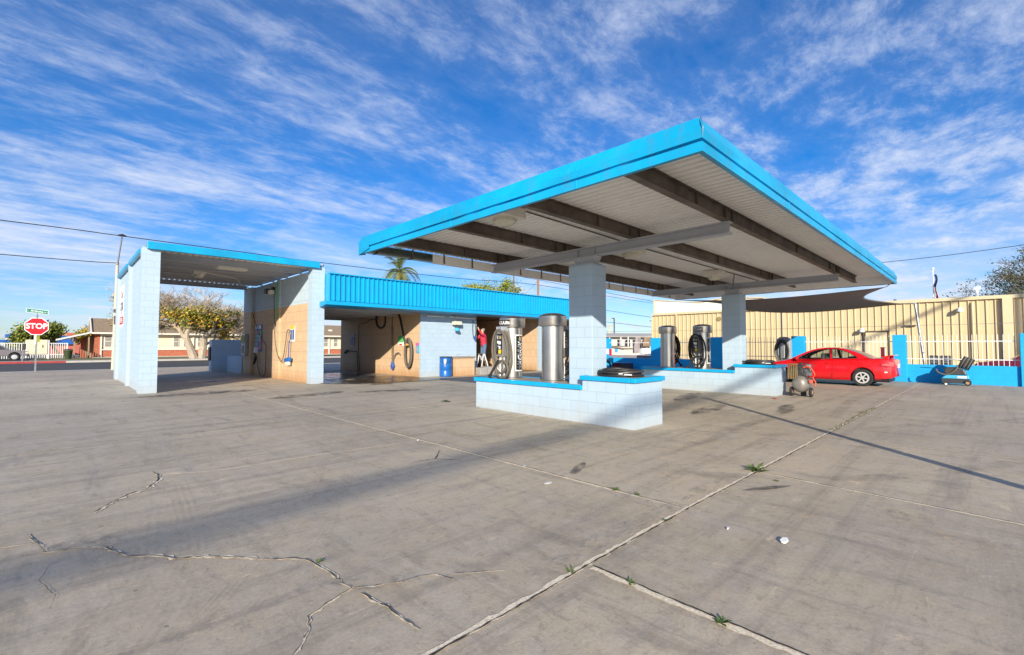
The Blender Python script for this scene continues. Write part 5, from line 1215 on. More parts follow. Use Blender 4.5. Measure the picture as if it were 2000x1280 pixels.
for px in (1200, 1222, 1236): P(h1, 'porch_post', MB().box(48.9, 49.0, HX(px, 670).y-.05, HX(px, 670).y+.05, 0, 2.45), 'white_paint')
e = empty('garden_shed', (42, 28, 0), 'small white shed with bright blue window and flat roof', 'shed')
a_ = onx(1190, 676, 42); b_ = onx(1219, 692, 42)
P(e, 'wall', MB().box(42, 44.5, b_.y, a_.y, 0, a_.z-.1), 'house_white'); P(e, 'roof', MB().prism([(41.8, a_.y+.1, a_.z-.08), (41.8, b_.y-.1, a_.z-.32), (41.8, b_.y-.1, a_.z-.22), (41.8, a_.y+.1, a_.z+.02)], (3, 0, 0)), 'roof_shingle')
q0 = onx(1201, 681, 41.95); q1 = onx(1206, 688, 41.95); P(e, 'window', MB().box(41.95, 42, min(q0.y, q1.y), max(q0.y, q1.y), q1.z, q0.z), 'ink_cyan')
e = empty('picket_fence', (44, 26, 0), 'low white picket fence in front of white house', 'fence')
a_ = onx(1226, 687, 44); b_ = onx(1272, 692, 44)
P(e, 'rail', MB().box(43.98, 44.02, b_.y, a_.y, .45, .5).box(43.98, 44.02, b_.y, a_.y, .78, .83), 'white_paint')
for k in range(18): P(e, 'picket', MB().box(43.96, 44.0, b_.y+(a_.y-b_.y)*k/18, b_.y+(a_.y-b_.y)*k/18+.07, 0, .95), 'white_paint')
e = tag(MB().box(34, 34.4, 17.5, 26, 0, .62).build('yard_wall', 'cloth_grey'), 'low grey-mauve wall across the yard behind blue wall', 'wall')
def cover(x, pa, pb, mat, label, nm):
    a_ = onx(*pa, x); b_ = onx(*pb, x); m_ = MB(); n = 14
    y0, y1 = min(a_.y, b_.y), max(a_.y, b_.y); z0, z1 = min(a_.z, b_.z), max(a_.z, b_.z)
    rows_ = []
    for j in range(9):
        t = j/8; rr = (1-.45*t**2)
        for i in range(n):
            an = 2*math.pi*i/n; r_ = rr*(1+.12*math.sin(i*2.7+j*.4)); m_.v.append((x+.5*r_*math.cos(an), (y0+y1)/2+(y1-y0)/2*r_*math.sin(an), z0+(z1-z0)*t))
    for j in range(8):
        for i in range(n): m_.f.append((j*n+i, j*n+(i+1) % n, (j+1)*n+(i+1) % n, (j+1)*n+i)); m_.m.append(0)
    m_.f.append(tuple(8*n+i for i in range(n))); m_.m.append(0)
    tag(m_.build(nm, mat, smooth=True), label, 'cover')
cover(29.6, (1240, 690), (1252, 659), 'cloth_grey', 'draped grey-mauve cloth hanging in yard beyond the fence', 'draped_cloth')
cover(29.6, (1256, 677), (1271, 659), 'brown_cover', 'brown tarpaulin bundle above the white picket fence', 'tarpaulin')
cover(29.8, (1250, 690), (1271, 676), 'ink_white', 'white covered bundle under the brown tarpaulin', 'white_bundle')
e = empty('street_lamp', (60, 39, 0), 'tall thin dark lamp post left of the distant houses', 'street lamp', 'lamp posts beyond the fence')
q = onx(1199.5, 622, 60); P(e, 'post', MB().tube([(60, q.y, 0), (60, q.y, q.z)], .09, 8), 'plastic_dark'); P(e, 'arm', MB().bar((60, q.y, q.z), (60, q.y+.4, q.z), .08, .12), 'plastic_dark')
e = empty('street_lamp', (60, 33, 0), 'thin dark lamp post beside the warehouse corner', 'street lamp', 'lamp posts beyond the fence')
q = onx(1273.5, 627, 60); P(e, 'post', MB().tube([(60, q.y, 0), (60, q.y, q.z)], .08, 8), 'plastic_dark'); P(e, 'arm', MB().bar((60, q.y, q.z), (60, q.y+.35, q.z), .08, .1), 'plastic_dark')
e = empty('utility_pole', (90, 60, 0), 'distant grey T-shaped utility pole above white house roof', 'utility pole')
q = onx(1191.5, 637, 90); P(e, 'post', MB().tube([(90, q.y, 0), (90, q.y, q.z+.2)], .16, 8), 'pole_cream'); P(e, 'crossarm', MB().bar((90, q.y-1, q.z), (90, q.y+1, q.z), .15, .2), 'pole_cream'); P(e, 'transformer', MB().lathe([(.02, -.5), (.3, -.5), (.3, .4), (.02, .4)], 10, (89.7, q.y+.1, q.z-1.4)), 'pole_cream')

# ================================================================== WIRES AND POLES ALONG THE ROAD
def wire(pts, r, label, nm='overhead_wire'): return tag(MB().tube(smooth_path(pts, 6), r, 5).build(nm, 'ink_black'), label, 'wire')
wire([(-60, 36, 8.2), (-25, 36, 7.9), (-2.4, 36, 8.02), (2.48, 36, 7.99), (9.1, 36, 7.93), (14.3, 36, 7.88), (28, 36, 8.0), (39.3, 36, 8.4), (70, 36, 8.0), (110, 36, 9)], .026, 'upper overhead wire crossing the sky behind the wash bays')
wire([(-60, 36, 6.1), (-25, 36, 6.05), (-2.4, 36, 6.22), (2.4, 36, 6.34)], .022, 'lower overhead wire running left to the cream street pole')
for a_, b_, l_ in (((39.24, 9.19), (32.5, 7.57), 'highest thin wire right of near pier'), ((39.26, 6.55), (32.69, 5.33), 'middle thin wire right of near pier'), ((39.28, 4.84), (32.71, 3.96), 'lowest thin wire right of near pier')):
    s_ = (b_[1]-a_[1])/(b_[0]-a_[0]); wire([(60, 60, a_[1]+s_*(60-a_[0])), (60, a_[0], a_[1]), (60, b_[0], b_[1]), (60, 20, b_[1]+s_*(20-b_[0]))], .03, l_)
wire([(30, 4.6, 5.66), (30, 3.37, 5.68), (30, 1.4, 5.71), (30, -.64, 5.80), (30, -10, 6.3)], .014, 'single wire between canopy corner and bare tree')
wire([(39.3, 36, 8.9), (60, 60, 9.3)], .02, 'guy wire leaving the orange wooden pole')
e = empty('street_pole', (2.4, 36, 0), 'slim cream street pole with lamp on a dark slanting arm left of the tall bay', 'pole')
P(e, 'post', MB().tube([(2.30, 36.2, 0), (2.33, 36.2, 6.35)], [.11, .075], 10), 'pole_cream', smooth=True); P(e, 'arm', MB().tube([(2.33, 36.2, 6.2), (2.50, 36.2, 7.95)], .035, 8), 'plastic_dark')
P(e, 'lamp_head', MB().lathe([(.01, .12), (.07, .10), (.22, .02), (.20, -.02), (.05, -.04)], 14, (2.50, 36.2, 8.04)), 'plastic_dark', smooth=True)
P(e, 'bracket', MB().box(2.22, 2.34, 36.05, 36.15, 3.4, 3.6).box(2.24, 2.3, 36.05, 36.1, 2.7, 3.2), 'rust_steel')
for x, zt, mm, l_ in ((39.35, 9.6, 'wood_pole', 'orange-brown wooden utility pole above the ribbed fascia'), (35.4, 9.3, 'bark_dark', 'thin dark pole beside yellow-green tree')):
    e = empty('utility_pole', (x, 36, 0), l_, 'utility pole'); P(e, 'post', MB().tube([(x, 36, 0), (x, 36, zt)], [.15 if mm == 'wood_pole' else .09, .12 if mm == 'wood_pole' else .07], 10), mm, smooth=True)
    P(e, 'pole_step', MB().bar((x-.2, 36, zt-.9), (x+.2, 36, zt-.9), .03, .03), mm)
# unseen objects put outside the view to throw the long shadows on the lot
e = empty('unseen_lot_post', (5.2, -2.1, 0), 'slim unseen post just right of the view, read off its long shadow', 'lamp post')  # unseen post, placed from its shadow line on the lot
P(e, 'post', MB().tube([(5.2, -2.1, 0), (5.2, -2.1, 3.65)], [.085, .07], 12), 'galv', smooth=True); P(e, 'base_plate', MB().box(5.05, 5.35, -2.25, -1.95, 0, .03), 'galv')
for x, y_, l_ in ((-62, -24.0, 'added unseen left of the view'), (14, -18.0, 'added unseen behind the view')):  # unseen poles, added only to carry the shadow-throwing cable
    e = empty('utility_pole', (x, y_, 0), 'tall wooden utility pole '+l_, 'utility pole'); P(e, 'post', MB().tube([(x, y_, 0), (x, y_, 13.4)], [.17, .12], 10), 'wood_pole'); P(e, 'crossarm', MB().bar((x, y_-1, 12.9), (x, y_+1, 12.9), .1, .14), 'wood_pole')
tag(MB().tube([(-62, -24.0, 12.7), (-40, -22.3, 12.1), (-26, -21.15, 11.95), (-10, -19.9, 12.1), (14, -18.0, 12.7)], .09, 8).build('shadow_cable', 'black_rubber'), 'unseen thick black cable added behind the camera to throw the soft shadow band', 'cable')  # added unseen cable, thickness set for the soft shadow band

# ================================================================== STOP SIGN
e = empty('stop_sign', (-.93, 36.1, 0), 'red octagonal STOP sign with green street name blade on a grey post', 'sign')
P(e, 'post', MB().box(-.965, -.895, 36.12, 36.18, 0, 3.1), 'galv')
SXC, SZC, SY = -.935, 2.48, 36.10
oc = lambda r: [(SXC+r*math.cos(math.pi/8+k*math.pi/4), SY, SZC+r*math.sin(math.pi/8+k*math.pi/4)) for k in range(8)]
pn = P(e, 'sign_panel', MB().prism(oc(.505), (0, .02, 0)), 'ink_white')
PS(pn, 'red_field', MB().add([(x, SY-.004, z) for x, y, z in oc(.465)], [tuple(range(8))]), 'sign_red')
o = text('STOP', .40, 'ink_white', pn, lambda u, v: Vector((SXC+u*.86, SY-.008, SZC+v*1.02)), bold=.012)
nb = P(e, 'street_blade', MB().prism([(-1.36, SY, 3.24), (-.50, SY, 3.14), (-.50, SY, 3.36), (-1.36, SY, 3.46)], (0, .015, 0)), 'ink_white')
PS(nb, 'green_field', MB().add([(-1.34, SY-.004, 3.258), (-.52, SY-.004, 3.16), (-.52, SY-.004, 3.34), (-1.34, SY-.004, 3.44)], [(0, 1, 2, 3)]), 'sign_green')
sl_ = -.10/.86
text('Arizona', .155, 'ink_white', nb, lambda u, v: Vector((-.945+u*.98, SY-.008, 3.30+v+(u)*sl_)), bold=.003)
text('W', .07, 'ink_white', nb, lambda u, v: Vector((-1.285+u, SY-.008, 3.345+v)))
text('Blvd', .08, 'ink_white', nb, lambda u, v: Vector((-.60+u, SY-.008, 3.255+v)))
P(e, 'route_plate', MB().box(-1.02, -.80, SY-.0, SY+.01, 1.62, 2.0), 'leaf_lime')['label'] = 'small pale plate with green marks'
q_ = P(e, 'white_plate', MB().box(-1.02, -.93, SY-.012, SY-.002, 1.5, 2.0), 'ink_white')
P(e, 'blade_bracket', MB().box(-.945, -.915, SY, SY+.03, 2.9, 3.26), 'galv')
e = empty('sign_post', (-1.4, 50, 0), 'bare grey post with small box behind the STOP sign', 'post')
P(e, 'post', MB().tube([(-2.2, 55.4, 0), (-2.1, 55.4, 1.55)], .05, 6), 'galv'); P(e, 'box', MB().box(-2.2, -2.0, 55.3, 55.5, 1.1, 1.6), 'plastic_dark', bevel=.02)

# ================================================================== HOUSES ACROSS THE STREET
HY = 72.0
def X72(px): return ony(px, 670, HY).x
ho = empty('brick_house', (30, 76, 0), 'long low cream and brick house with tan shingle roof across the street', 'house')
x0h, x1h = 2.88, 62
P(ho, 'upper_wall', MB().box(x0h+.6, x1h, HY, HY+8, .98, 2.85), 'cream_wall')
P(ho, 'brick_base', MB().box(x0h+.6, x1h, HY-.05, HY+8, .04, .88), 'red_brick')
P(ho, 'ledge', MB().box(x0h+.6, x1h, HY-.14, HY, .88, .98).box(x0h+.6, x1h, HY-.16, HY-.05, .0, .10), 'trim_white')
P(ho, 'corner_pier', MB().box(x0h-.05, x0h+.45, HY-.06, HY+8, 0, 2.85), 'red_brick')
P(ho, 'corner_trim', MB().box(x0h+.45, x0h+.6, HY-.17, HY+.2, 0, 2.85), 'trim_white')
P(ho, 'roof', MB().prism([(x0h-.3, HY-.75, 2.92), (x0h-.3, HY+4, 4.75), (x0h-.3, HY+8.8, 2.9)], (x1h-x0h+.6, 0, 0)), 'roof_shingle')
P(ho, 'fascia_board', MB().box(x0h-.35, x1h+.3, HY-.85, HY-.73, 2.76, 2.95), 'trim_white')
P(ho, 'gable_board', MB().bar((x0h-.36, HY-.8, 2.93), (x0h-.36, HY+4, 4.82), .12, .2).bar((x0h-.36, HY+8.8, 2.93), (x0h-.36, HY+4, 4.82), .12, .2), 'trim_white')
P(ho, 'soffit', MB().box(x0h-.3, x1h, HY-.73, HY, 2.84, 2.86), 'trim_white')
for pa, pb in ((205, 217), (339, 348.5), (359, 368.5), (386, 391), (632.5, 639.5), (651.5, 658), (520, 528), (540, 548), (700, 708)):
    a_, b_ = X72(pa), X72(pb); w_ = P(ho, 'window', MB().box(a_-.08, b_+.08, HY-.05, HY, 1.22, 2.62), 'trim_white'); PS(w_, 'pane', MB().box(a_, b_, HY-.07, HY-.05, 1.3, 2.54), 'curtain_grey'); PS(w_, 'sash_bar', MB().box(a_, b_, HY-.085, HY-.07, 1.88, 1.94), 'trim_white')
for px in (377, 642, 520): x = X72(px); P(ho, 'downpipe', MB().box(x-.08, x+.08, HY-.2, HY-.08, 0, 2.8), 'trim_white')
for px, d_ in ((461, 3.2), (645, 1.5), (600, 2.2)): q = ony(px, 640, HY+d_); P(ho, 'roof_vent', MB().box(q.x-.25, q.x+.25, HY+d_-.2, HY+d_+.2, 3.4, 4.45 if d_ > 2 else 3.95), 'trim_white')
cp = empty('carport', (1.5, 73, 0), 'white sloping carport roof joined to left end of brick house', 'carport')
P(cp, 'roof', MB().prism([(-.35, 70.8, 1.95), (2.5, 71.2, 2.82), (2.5, 71.2, 3.0), (-.35, 70.8, 2.13)], (0, 9, 0)), 'white_paint')
for x in (1.15, 2.35): P(cp, 'post', MB().box(x-.07, x+.07, 71.6, 71.75, 0, 2.4 if x < 2 else 2.75), 'cardboard')
P(cp, 'back_wall', MB().box(1.75, 2.2, 75, 75.2, 0, 2.4), 'red_brick')
P(cp, 'dark_door', MB().box(2.2, 2.8, 75, 75.2, 0, 2.6), 'cardboard')
for k in range(6): P(cp, 'barrier_rail', MB().box(1.55+k*.2, 1.6+k*.2, 70.6, 70.66, .1, 1.25-.12*k), 'plastic_dark')
e = empty('plastic_chair', (.9, 70.5, 0), 'white plastic chair under the carport edge', 'chair'); P(e, 'seat', MB().box(.7, 1.15, 70.3, 70.7, .42, .47), 'ink_white'); P(e, 'back', MB().box(.66, .72, 70.3, 70.7, .45, .95), 'ink_white')
for dx in (0, .4):
    for dy in (0, .35): P(e, 'leg', MB().box(.7+dx, .74+dx, 70.32+dy, 70.36+dy, 0, .42), 'ink_white')
e = empty('waste_bin', (.2, 66, 0), 'dark green rubbish bin by the white iron gate', 'bin'); xb = ony(133, 690, 66).x
P(e, 'bin', MB().lathe([(.25, 0), (.36, .85), (.38, .9)], 18, (xb, 66, 0.03)), 'leaf_dark', smooth=True); P(e, 'lid', MB().lathe([(.39, .92), (.3, 1.02), (.02, 1.06)], 18, (xb, 66, .03)), 'plastic_dark', smooth=True)
e = empty('yard_fence', (-2, 68, 0), 'white railing fence with solid cream gate panel across the street', 'fence')
for z in (.45, 1.62): P(e, 'rail', MB().box(-9.5, .55, 68, 68.06, z, z+.07), 'white_paint')
k = 0; x = -9.4
while x < .5 and k < 60: P(e, 'bar', MB().box(x, x+.055, 67.98, 68.02, .1, 1.68), 'white_paint'); x += .165; k += 1
P(e, 'gate_panel', MB().box(-2.38, -.92, 67.9, 67.97, .55, 2.02), 'cream_wall', bevel=.01); P(e, 'gate_latch', MB().box(-1.3, -1.25, 67.86, 67.9, 1.2, 1.5), 'rust_steel')
for x in (-2.45, -.85, .55): P(e, 'fence_post', MB().box(x-.06, x+.06, 67.95, 68.1, 0, 2.0 if x < 0 else 1.7), 'white_paint')
e = empty('red_building', (-2, 110, 0), 'plain red stucco building behind the white railing', 'building')
def B(px, py, y): q = ony(px, py, y); return q.x, q.z
xa, zt = B(40, 648, 110); xb, _ = B(66, 648, 110)
P(e, 'wall', MB().box(xa, xb+8, 110, 120, 0, B(50, 649, 110)[1]), 'red_stucco'); P(e, 'band', MB().box(xa-.05, xb+8, 109.9, 110, 2.9, 3.0).box(xa-.05, xb+8, 109.9, 110, 1.7, 1.8), 'cream_wall')
e = empty('fuel_awning', (-12, 100, 0), 'bright blue flat awning far behind the grey truck', 'awning')
xa, za = B(10, 655, 100); xb, zb_ = B(39, 655, 100)
P(e, 'upper_roof', MB().box(xa, xb, 100, 108, B(20, 660, 100)[1], B(20, 653, 100)[1]), 'canopy_blue'); P(e, 'lower_roof', MB().box(xa-2, xb+.3, 98, 106, B(20, 669, 98)[1], B(20, 664, 98)[1]), 'canopy_blue'); P(e, 'wall', MB().box(xa, xb, 101, 107, 0, B(20, 660, 100)[1]), 'house_white')
e = empty('blue_awning', (0, 98, 0), 'low dark blue roof seen under the carport', 'awning'); xa = B(97, 665, 98)[0]; xb = B(145, 665, 98)[0]; P(e, 'roof', MB().box(xa, xb, 98, 104, 1.6, 2.9), 'canopy_blue'); P(e, 'wall', MB().box(xa, xb, 98.5, 103, 0, 1.6), 'red_stucco')

# pickup
tk = empty('pickup_truck', (-6, 77, 0), 'mauve-grey pickup truck cut by the left edge of the picture', 'truck')
TY = 63.5; tx1 = ony(54, 690, TY).x; S = TY/77
def tw(px, py): q = ony(px, py, TY); return q.x, q.z
L = 5.0
pf = [(0, .50), (0, .95), (.06, 1.02), (1.15, 1.10), (1.20, 1.12), (1.75, 1.60), (1.95, 1.66), (3.1, 1.64), (3.25, 1.15), (5.0, 1.12), (5.0, .5)]
P(tk, 'body', MB().prism([(tx1-s*1.0, TY, z*.90) for s, z in pf], (0, 1.7, 0)), 'truck_grey', bevel=.05)
P(tk, 'side_window', MB().prism([(tx1-1.38, TY-.012, 1.05), (tx1-1.80, TY-.012, 1.42), (tx1-2.35, TY-.012, 1.42), (tx1-2.35, TY-.012, 1.05)], (0, 1.72, 0)).prism([(tx1-2.42, TY-.012, 1.05), (tx1-2.42, TY-.012, 1.42), (tx1-3.0, TY-.012, 1.40), (tx1-3.05, TY-.012, 1.05)], (0, 1.72, 0)), 'glass_dark')
P(tk, 'bumper', MB().box(tx1-.05, tx1+.06, TY-.02, TY+1.72, .38, .62), 'plastic_dark', bevel=.03); P(tk, 'headlight', MB().box(tx1-.15, tx1+.01, TY-.015, TY+.2, .66, .84), 'lens')
for s in (.85, 4.0):
    P(tk, 'wheel_arch', MB().lathe([(.02, -.03), (.40, -.03), (.40, .03), (.02, .03)], 20, (tx1-s, TY+.03, .42), axis='y'), 'ink_black')
    for yy in (TY+.06, TY+1.6): w_ = P(tk, 'wheel', MB().lathe([(.15, -.12), (.33, -.12), (.36, -.08), (.36, .08), (.33, .12), (.15, .12)], 22, (tx1-s, yy, .36), axis='y'), 'tyre', smooth=True); PS(w_, 'rim', MB().lathe([(.02, -.13), (.10, -.13), (.21, -.125), (.21, .1), (.02, .1)], 10, (tx1-s, yy, .36), axis='y'), 'alloy')

# ================================================================== TREES
def leafcloud(mb, pts, size, mi, n_each=6, spread=.35, flat=False):
    for p in pts:
        for _ in range(n_each):
            q = Vector(p)+Vector((random.gauss(0, spread), random.gauss(0, spread), random.gauss(0, spread*.8)))
            a = Vector((random.gauss(0, 1), random.gauss(0, 1), random.gauss(0, 1))).normalized(); b = a.orthogonal().normalized(); s = size*random.uniform(.5, 1.3)
            c = a.cross(b)
            mb.add([q-b*s, q+c*s*.5, q+b*s, q-c*s*.5], [(0, 1, 2, 3)], random.choice(mi) if isinstance(mi, (list, tuple)) else mi)
def tree(loc, label, H_, spread, tr, seed, bark='bark_pale', leafmats=(), leafiness=0.5, twig_depth=6, leaf_size=.12, n_each=5, up=.35, kids_=3, name='tree', cat='tree', group=None, leafz=(0, 99), leaf_r=99, trunks=1, first=.22, thin=.006, shrink=.74):
    rnd = random.Random(seed); st_ = random.getstate(); random.seed(seed)
    e = empty(name, loc, label, cat, group); tm_ = MB(); tips = []
    L0 = Vector(loc)
    def grow(p, d, ln, r, dep):
        n = 3; pts = [p]; dd = d
        for i in range(n):
            dd = (dd+Vector((rnd.gauss(0, .16), rnd.gauss(0, .16), rnd.gauss(0, .10)+up*.10))).normalized(); pts.append(pts[-1]+dd*ln/n)
        r1 = max(thin, r*.66); tm_.tube(pts, [r, r*.88, r*.77, r1], 8 if r > .08 else (5 if r > .02 else 3), caps=False)
        if dep <= 2: tips.extend(pts[1:])
        if dep <= 0: return
        for k in range(kids_ if dep > 1 else kids_+1):
            ax = dd.orthogonal().normalized(); ax.rotate(Matrix.Rotation(rnd.uniform(0, 6.283), 3, dd)); nd_ = dd.copy(); nd_.rotate(Matrix.Rotation(rnd.uniform(.3, .85), 3, ax)); nd_.z += up*.25; nd_.x *= spread; nd_.y *= spread
            grow(pts[-1] if k < 2 else pts[rnd.choice((1, 2))], nd_.normalized(), ln*rnd.uniform(shrink-.12, shrink+.12), r1*.85, dep-1)
    for t in range(trunks):
        off = Vector((0, 0, 0)) if trunks == 1 else Vector(((t-(trunks-1)/2)*tr*1.4, 0, 0))
        grow(L0+off, (Vector((0, 0, 1))+off*.5).normalized(), H_*first, tr, twig_depth)
    trunk = P(e, 'branches' if False else 'trunk', tm_, bark, smooth=True)
    if leafmats:
        lf_ = MB(); sel = [p for p in tips if leafz[0] <= p.z-L0.z <= leafz[1] and (p-L0).to_2d().length < leaf_r]; sel = [p for p in sel if rnd.random() < leafiness]
        leafcloud(lf_, sel, leaf_size, list(range(len(leafmats))), n_each, leaf_size*2.2); P(e, 'crown', lf_, list(leafmats))
    random.setstate(st_); return e
tree((10.1, 56.3, .05), 'big pale ash tree with yellow-green leaf clump seen through the tall bay', 13.0, 1.5, .42, 11, leafmats=('leaf_yellow', 'leaf_green', 'leaf_green', 'leaf_yellow', 'leaf_lime'), leafiness=.8, twig_depth=7, leaf_size=.13, n_each=3, leafz=(2.0, 4.8), leaf_r=3.3, trunks=2, first=.17, up=.42, thin=.017, shrink=.78)
tree((14.6, 59.0, .05), 'bare twiggy tree right of the big ash', 10.5, 1.4, .25, 23, leafmats=('leaf_yellow', 'leaf_tan'), leafiness=.05, twig_depth=7, leaf_size=.10, n_each=3, first=.2, thin=.017, shrink=.78)
tree((5.6, 59.0, .05), 'bare twiggy tree left of the big ash', 10.5, 1.4, .22, 31, leafmats=('leaf_tan', 'leaf_yellow'), leafiness=.06, twig_depth=7, leaf_size=.10, n_each=3, first=.2, thin=.017, shrink=.78)
tree((-.1, 79, 0), 'yellow-green tree with bare top behind the STOP sign', 7.6, 1.5, .2, 5, bark='bark_dark', leafmats=('leaf_green', 'leaf_lime', 'leaf_dark', 'leaf_lime'), leafiness=.75, twig_depth=6, leaf_size=.16, n_each=4, leafz=(0, 3.7), up=.3, thin=.02)
tree((2.6, 84, 0), 'small golden tree behind the carport', 7.2, 1.4, .2, 9, bark='bark_dark', leafmats=('leaf_yellow', 'leaf_lime', 'leaf_green'), leafiness=.8, twig_depth=6, leaf_size=.16, n_each=4, leafz=(0, 3.4), up=.3, thin=.02)
tree((27.5, 84, 0), 'loose tree with mixed leaves above the roof seen through the first low bay', 7.5, 1.5, .2, 15, bark='bark_pale', leafmats=('leaf_green', 'leaf_lime', 'leaf_tan'), leafiness=.5, twig_depth=6, leaf_size=.16, n_each=3)
tree((41.8, 47, 0), 'yellow-green feathery tree behind the ribbed blue fascia', 11.6, 1.35, .28, 41, bark='bark_dark', leafmats=('leaf_lime', 'leaf_lime', 'leaf_green'), leafiness=1.0, twig_depth=6, leaf_size=.14, n_each=7, up=.15, first=.30)
tree((40.5, -4.0, 0), 'dark bare tree reaching in at the right edge of the picture', 8.0, 1.6, .2, 77, bark='bark_dark', leafmats=('leaf_dark',), leafiness=.35, twig_depth=7, leaf_size=.06, n_each=3, up=.0, first=.30, thin=.011, shrink=.76, kids_=3)
# palm
pm = empty('palm_tree', (44.3, 75, 0), 'tall date palm with drooping fronds behind the ribbed fascia', 'palm tree')
PT = Vector((44.3, 75, 15.2))
P(pm, 'trunk', MB().tube([(44.0, 75, 0), (44.1, 75, 8), (44.25, 75, 13.2), (44.3, 75, 14.6), (44.3, 75, 15.3)], [.34, .30, .33, .52, .35], 12), 'palm_trunk', smooth=True)
rnd = random.Random(3)
for k in range(34):
    az = rnd.uniform(0, 6.283); el = R(rnd.choice((75, 60, 40, 22, 5, -12, -28))+rnd.uniform(-8, 8)); ln = rnd.uniform(3.8, 4.9); pts = []
    d0 = Vector((math.cos(az)*math.cos(el), math.sin(az)*math.cos(el), math.sin(el))); p = PT.copy(); dd = d0.copy()
    fr_ = MB()
    for i in range(9):
        pts.append(p.copy()); dd = (dd+Vector((0, 0, -.17-.03*i*.6))).normalized(); p = p+dd*ln/8
    fr_.tube(pts, [.05-.005*i for i in range(9)], 4, mi=0)
    for i in range(1, 9):
        for t in (0, .5):
            if i == 8 and t: continue
            q = pts[i] if t == 0 else pts[i].lerp(pts[min(i+1, 8)], .5); tg = (pts[i]-pts[i-1]).normalized(); sd_ = tg.cross(Vector((0, 0, 1))).normalized(); ll = .95*math.sin(math.pi*(i+1)/11)+.2
            for s_ in (-1, 1):
                tip = q+(sd_*s_*.75+tg*.6+Vector((0, 0, -.38))).normalized()*ll; fr_.add([q-tg*.11, q+tg*.11, tip], [(0, 1, 2)], 0)
    P(pm, 'frond', fr_, 'palm_leaf')
# hedge masses far away
def bush(x0, x1, y, h, mats, label, nm='distant_trees', n=700):
    m_ = MB(); pts = [(random.uniform(x0, x1), y+random.uniform(-2, 2), h*random.random()**.6) for _ in range(n)]
    leafcloud(m_, pts, .35, list(range(len(mats))), 5, .7); o = m_.build(nm, list(mats)); o['kind'] = 'stuff'; o['label'] = label; return o
bush(-45, -17, 150, 5.0, ('leaf_green', 'leaf_dark'), 'dark far-off tree line at the left edge', n=300)
bush(20, 70, 96, 4.6, ('leaf_tan', 'leaf_green', 'leaf_tan'), 'tan and green tree mass behind the brick house', n=900)

# ================================================================== LITTER AND WEEDS
def weed(x, y, s, label, leaves=12):
    m_ = MB()
    for k in range(leaves):
        a = random.uniform(0, 6.283); l_ = s*random.uniform(.6, 1.2); u_ = random.uniform(.15, .8); d_ = Vector((math.cos(a), math.sin(a), u_)); sd_ = Vector((-math.sin(a), math.cos(a), 0))
        b0 = Vector((x+random.gauss(0, s*.15), y+random.gauss(0, s*.1), .008)); m_.add([b0, b0+d_*l_*.5+sd_*l_*.20, b0+d_*l_+Vector((0, 0, -l_*.15)), b0+d_*l_*.5-sd_*l_*.20], [(0, 1, 2, 3)])
    return tag(m_.build('weed', 'weed'), label, 'weed', 'weeds growing in the slab joints')
weed(5.80, 1.90, .11, 'largest weed, where two joints meet on the right', 26); weed(2.505, 1.0, .045, 'small weed in the foreground joint at bottom right', 16); weed(2.51, 1.55, .035, 'tiny weed in foreground joint nearer the crossing')
weed(2.37, 1.885, .035, 'tiny weed left of the lower joint crossing'); weed(4.02, 2.4, .04, 'weed in the joint running towards the near island'); weed(4.0, 2.62, .05, 'flat weed in the joint farther from the crossing', 18)
weed(7.13, 9.72, .09, 'low weed on the lot left of the near island', 18); weed(3.60, 1.89, .03, 'tiny weed midway along the main joint'); weed(1.27, 3.15, .03, 'tiny weed at the bend of the long crack'); weed(5.5, 1.60, .03, 'tiny weed in right-hand joint near the largest weed')
gm = MB()
for k in range(160):
    x = random.uniform(9.5, 13.5); y = 1.86+random.gauss(0, .03); a = random.uniform(0, 6.28); s = random.uniform(.02, .06); gm.add([(x, y, .006), (x+s*math.cos(a), y+s*math.sin(a)*.4, .02+s*.3), (x+s*.4, y+s*.3, .006)], [(0, 1, 2)])
tag(gm.build('joint_grass', ['leaf_lime']), 'thin yellowed grass along the far part of the main joint', kind='stuff')
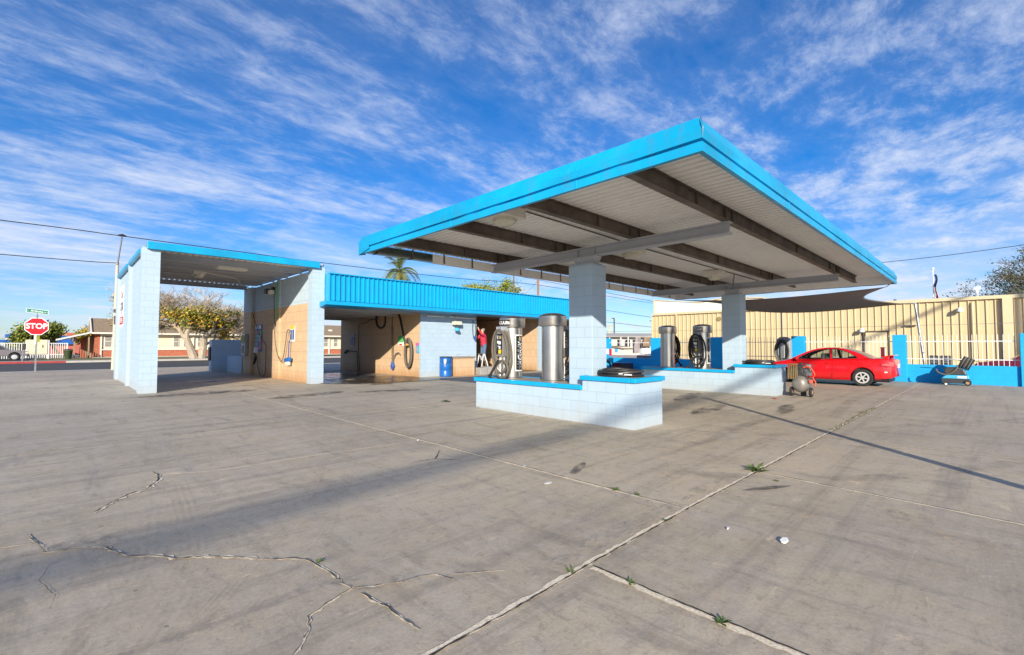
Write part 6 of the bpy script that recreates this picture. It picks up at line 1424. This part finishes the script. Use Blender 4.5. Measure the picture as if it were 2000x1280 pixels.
def litter(x, y, s, mat, label, nm, n=9, thick=.012):
    m_ = MB(); p = [(x+s*random.uniform(.8, 1.0)*math.cos(2*math.pi*k/n), y+s*random.uniform(.45, .65)*math.sin(2*math.pi*k/n), .006+random.uniform(0, thick)) for k in range(n)]
    m_.prism(p, (0, 0, thick*.6)); return tag(m_.build(nm, mat), label, 'litter')
litter(3.7, 3.25, .055, 'paper', 'flat white paper scrap on the concrete before the near island', 'paper_scrap', thick=.004)
litter(3.85, 1.08, .045, 'paper', 'crumpled white tissue on the right foreground slab', 'crumpled_tissue', thick=.016)
litter(3.80, 1.46, .018, 'paper', 'tiny white paper bit left of the crumpled tissue', 'paper_scrap', thick=.01)
litter(13.9, 4.05, .12, 'ink_red', 'dark red flat scrap on concrete by the compressor', 'red_scrap', thick=.01)
litter(3.94, 6.08, .03, 'paper', 'small pale scrap in the middle of the left slab', 'paper_scrap', thick=.006)
litter(4.02, 3.9, .03, 'ink_grey', 'grey-blue crushed scrap near the middle joint', 'plastic_scrap', thick=.01)

# loose grit and tiny chips scattered over the slabs
gr = MB(); rnd = random.Random(99)
for k in range(2600):
    if k < 1500:
        ang = R(45.7)+rnd.uniform(-.9, .9); dd = 1.8+8*rnd.random()**1.6; x, y = dd*math.cos(ang), dd*math.sin(ang); sz = rnd.uniform(.001, .0035)*(1+.10*dd)
    else:
        t = rnd.random(); a_, b_ = rnd.choice([((1.6, 1.87), (9, 1.87)), ((4.0, 1.95), (3.98, 9)), ((2.5, 1.8), (2.5, .2)), ((7.0, 4.2), (6.98, 8.4)), ((.3, 4.2), (1.3, 2.8))]); x = a_[0]+(b_[0]-a_[0])*t+rnd.gauss(0, .035); y = a_[1]+(b_[1]-a_[1])*t+rnd.gauss(0, .035); sz = rnd.uniform(.0015, .0045)
    if 7.0 < x < 8.1 and 4.2 < y < 8.5: continue
    h_ = sz*rnd.uniform(.5, 1.1); a0 = rnd.uniform(0, 6.28)
    base_ = [(x+sz*math.cos(a0+q*2.1), y+sz*math.sin(a0+q*2.1), .001) for q in range(3)]; gr.add(base_+[(x, y, h_)], [(0, 1, 3), (1, 2, 3), (2, 0, 3)], rnd.choice((0, 0, 1, 2)))
tag(gr.build('grit', ['cardboard', 'bark_dark', 'block_grey']), 'loose grit and tiny chips scattered on the concrete', kind='stuff')
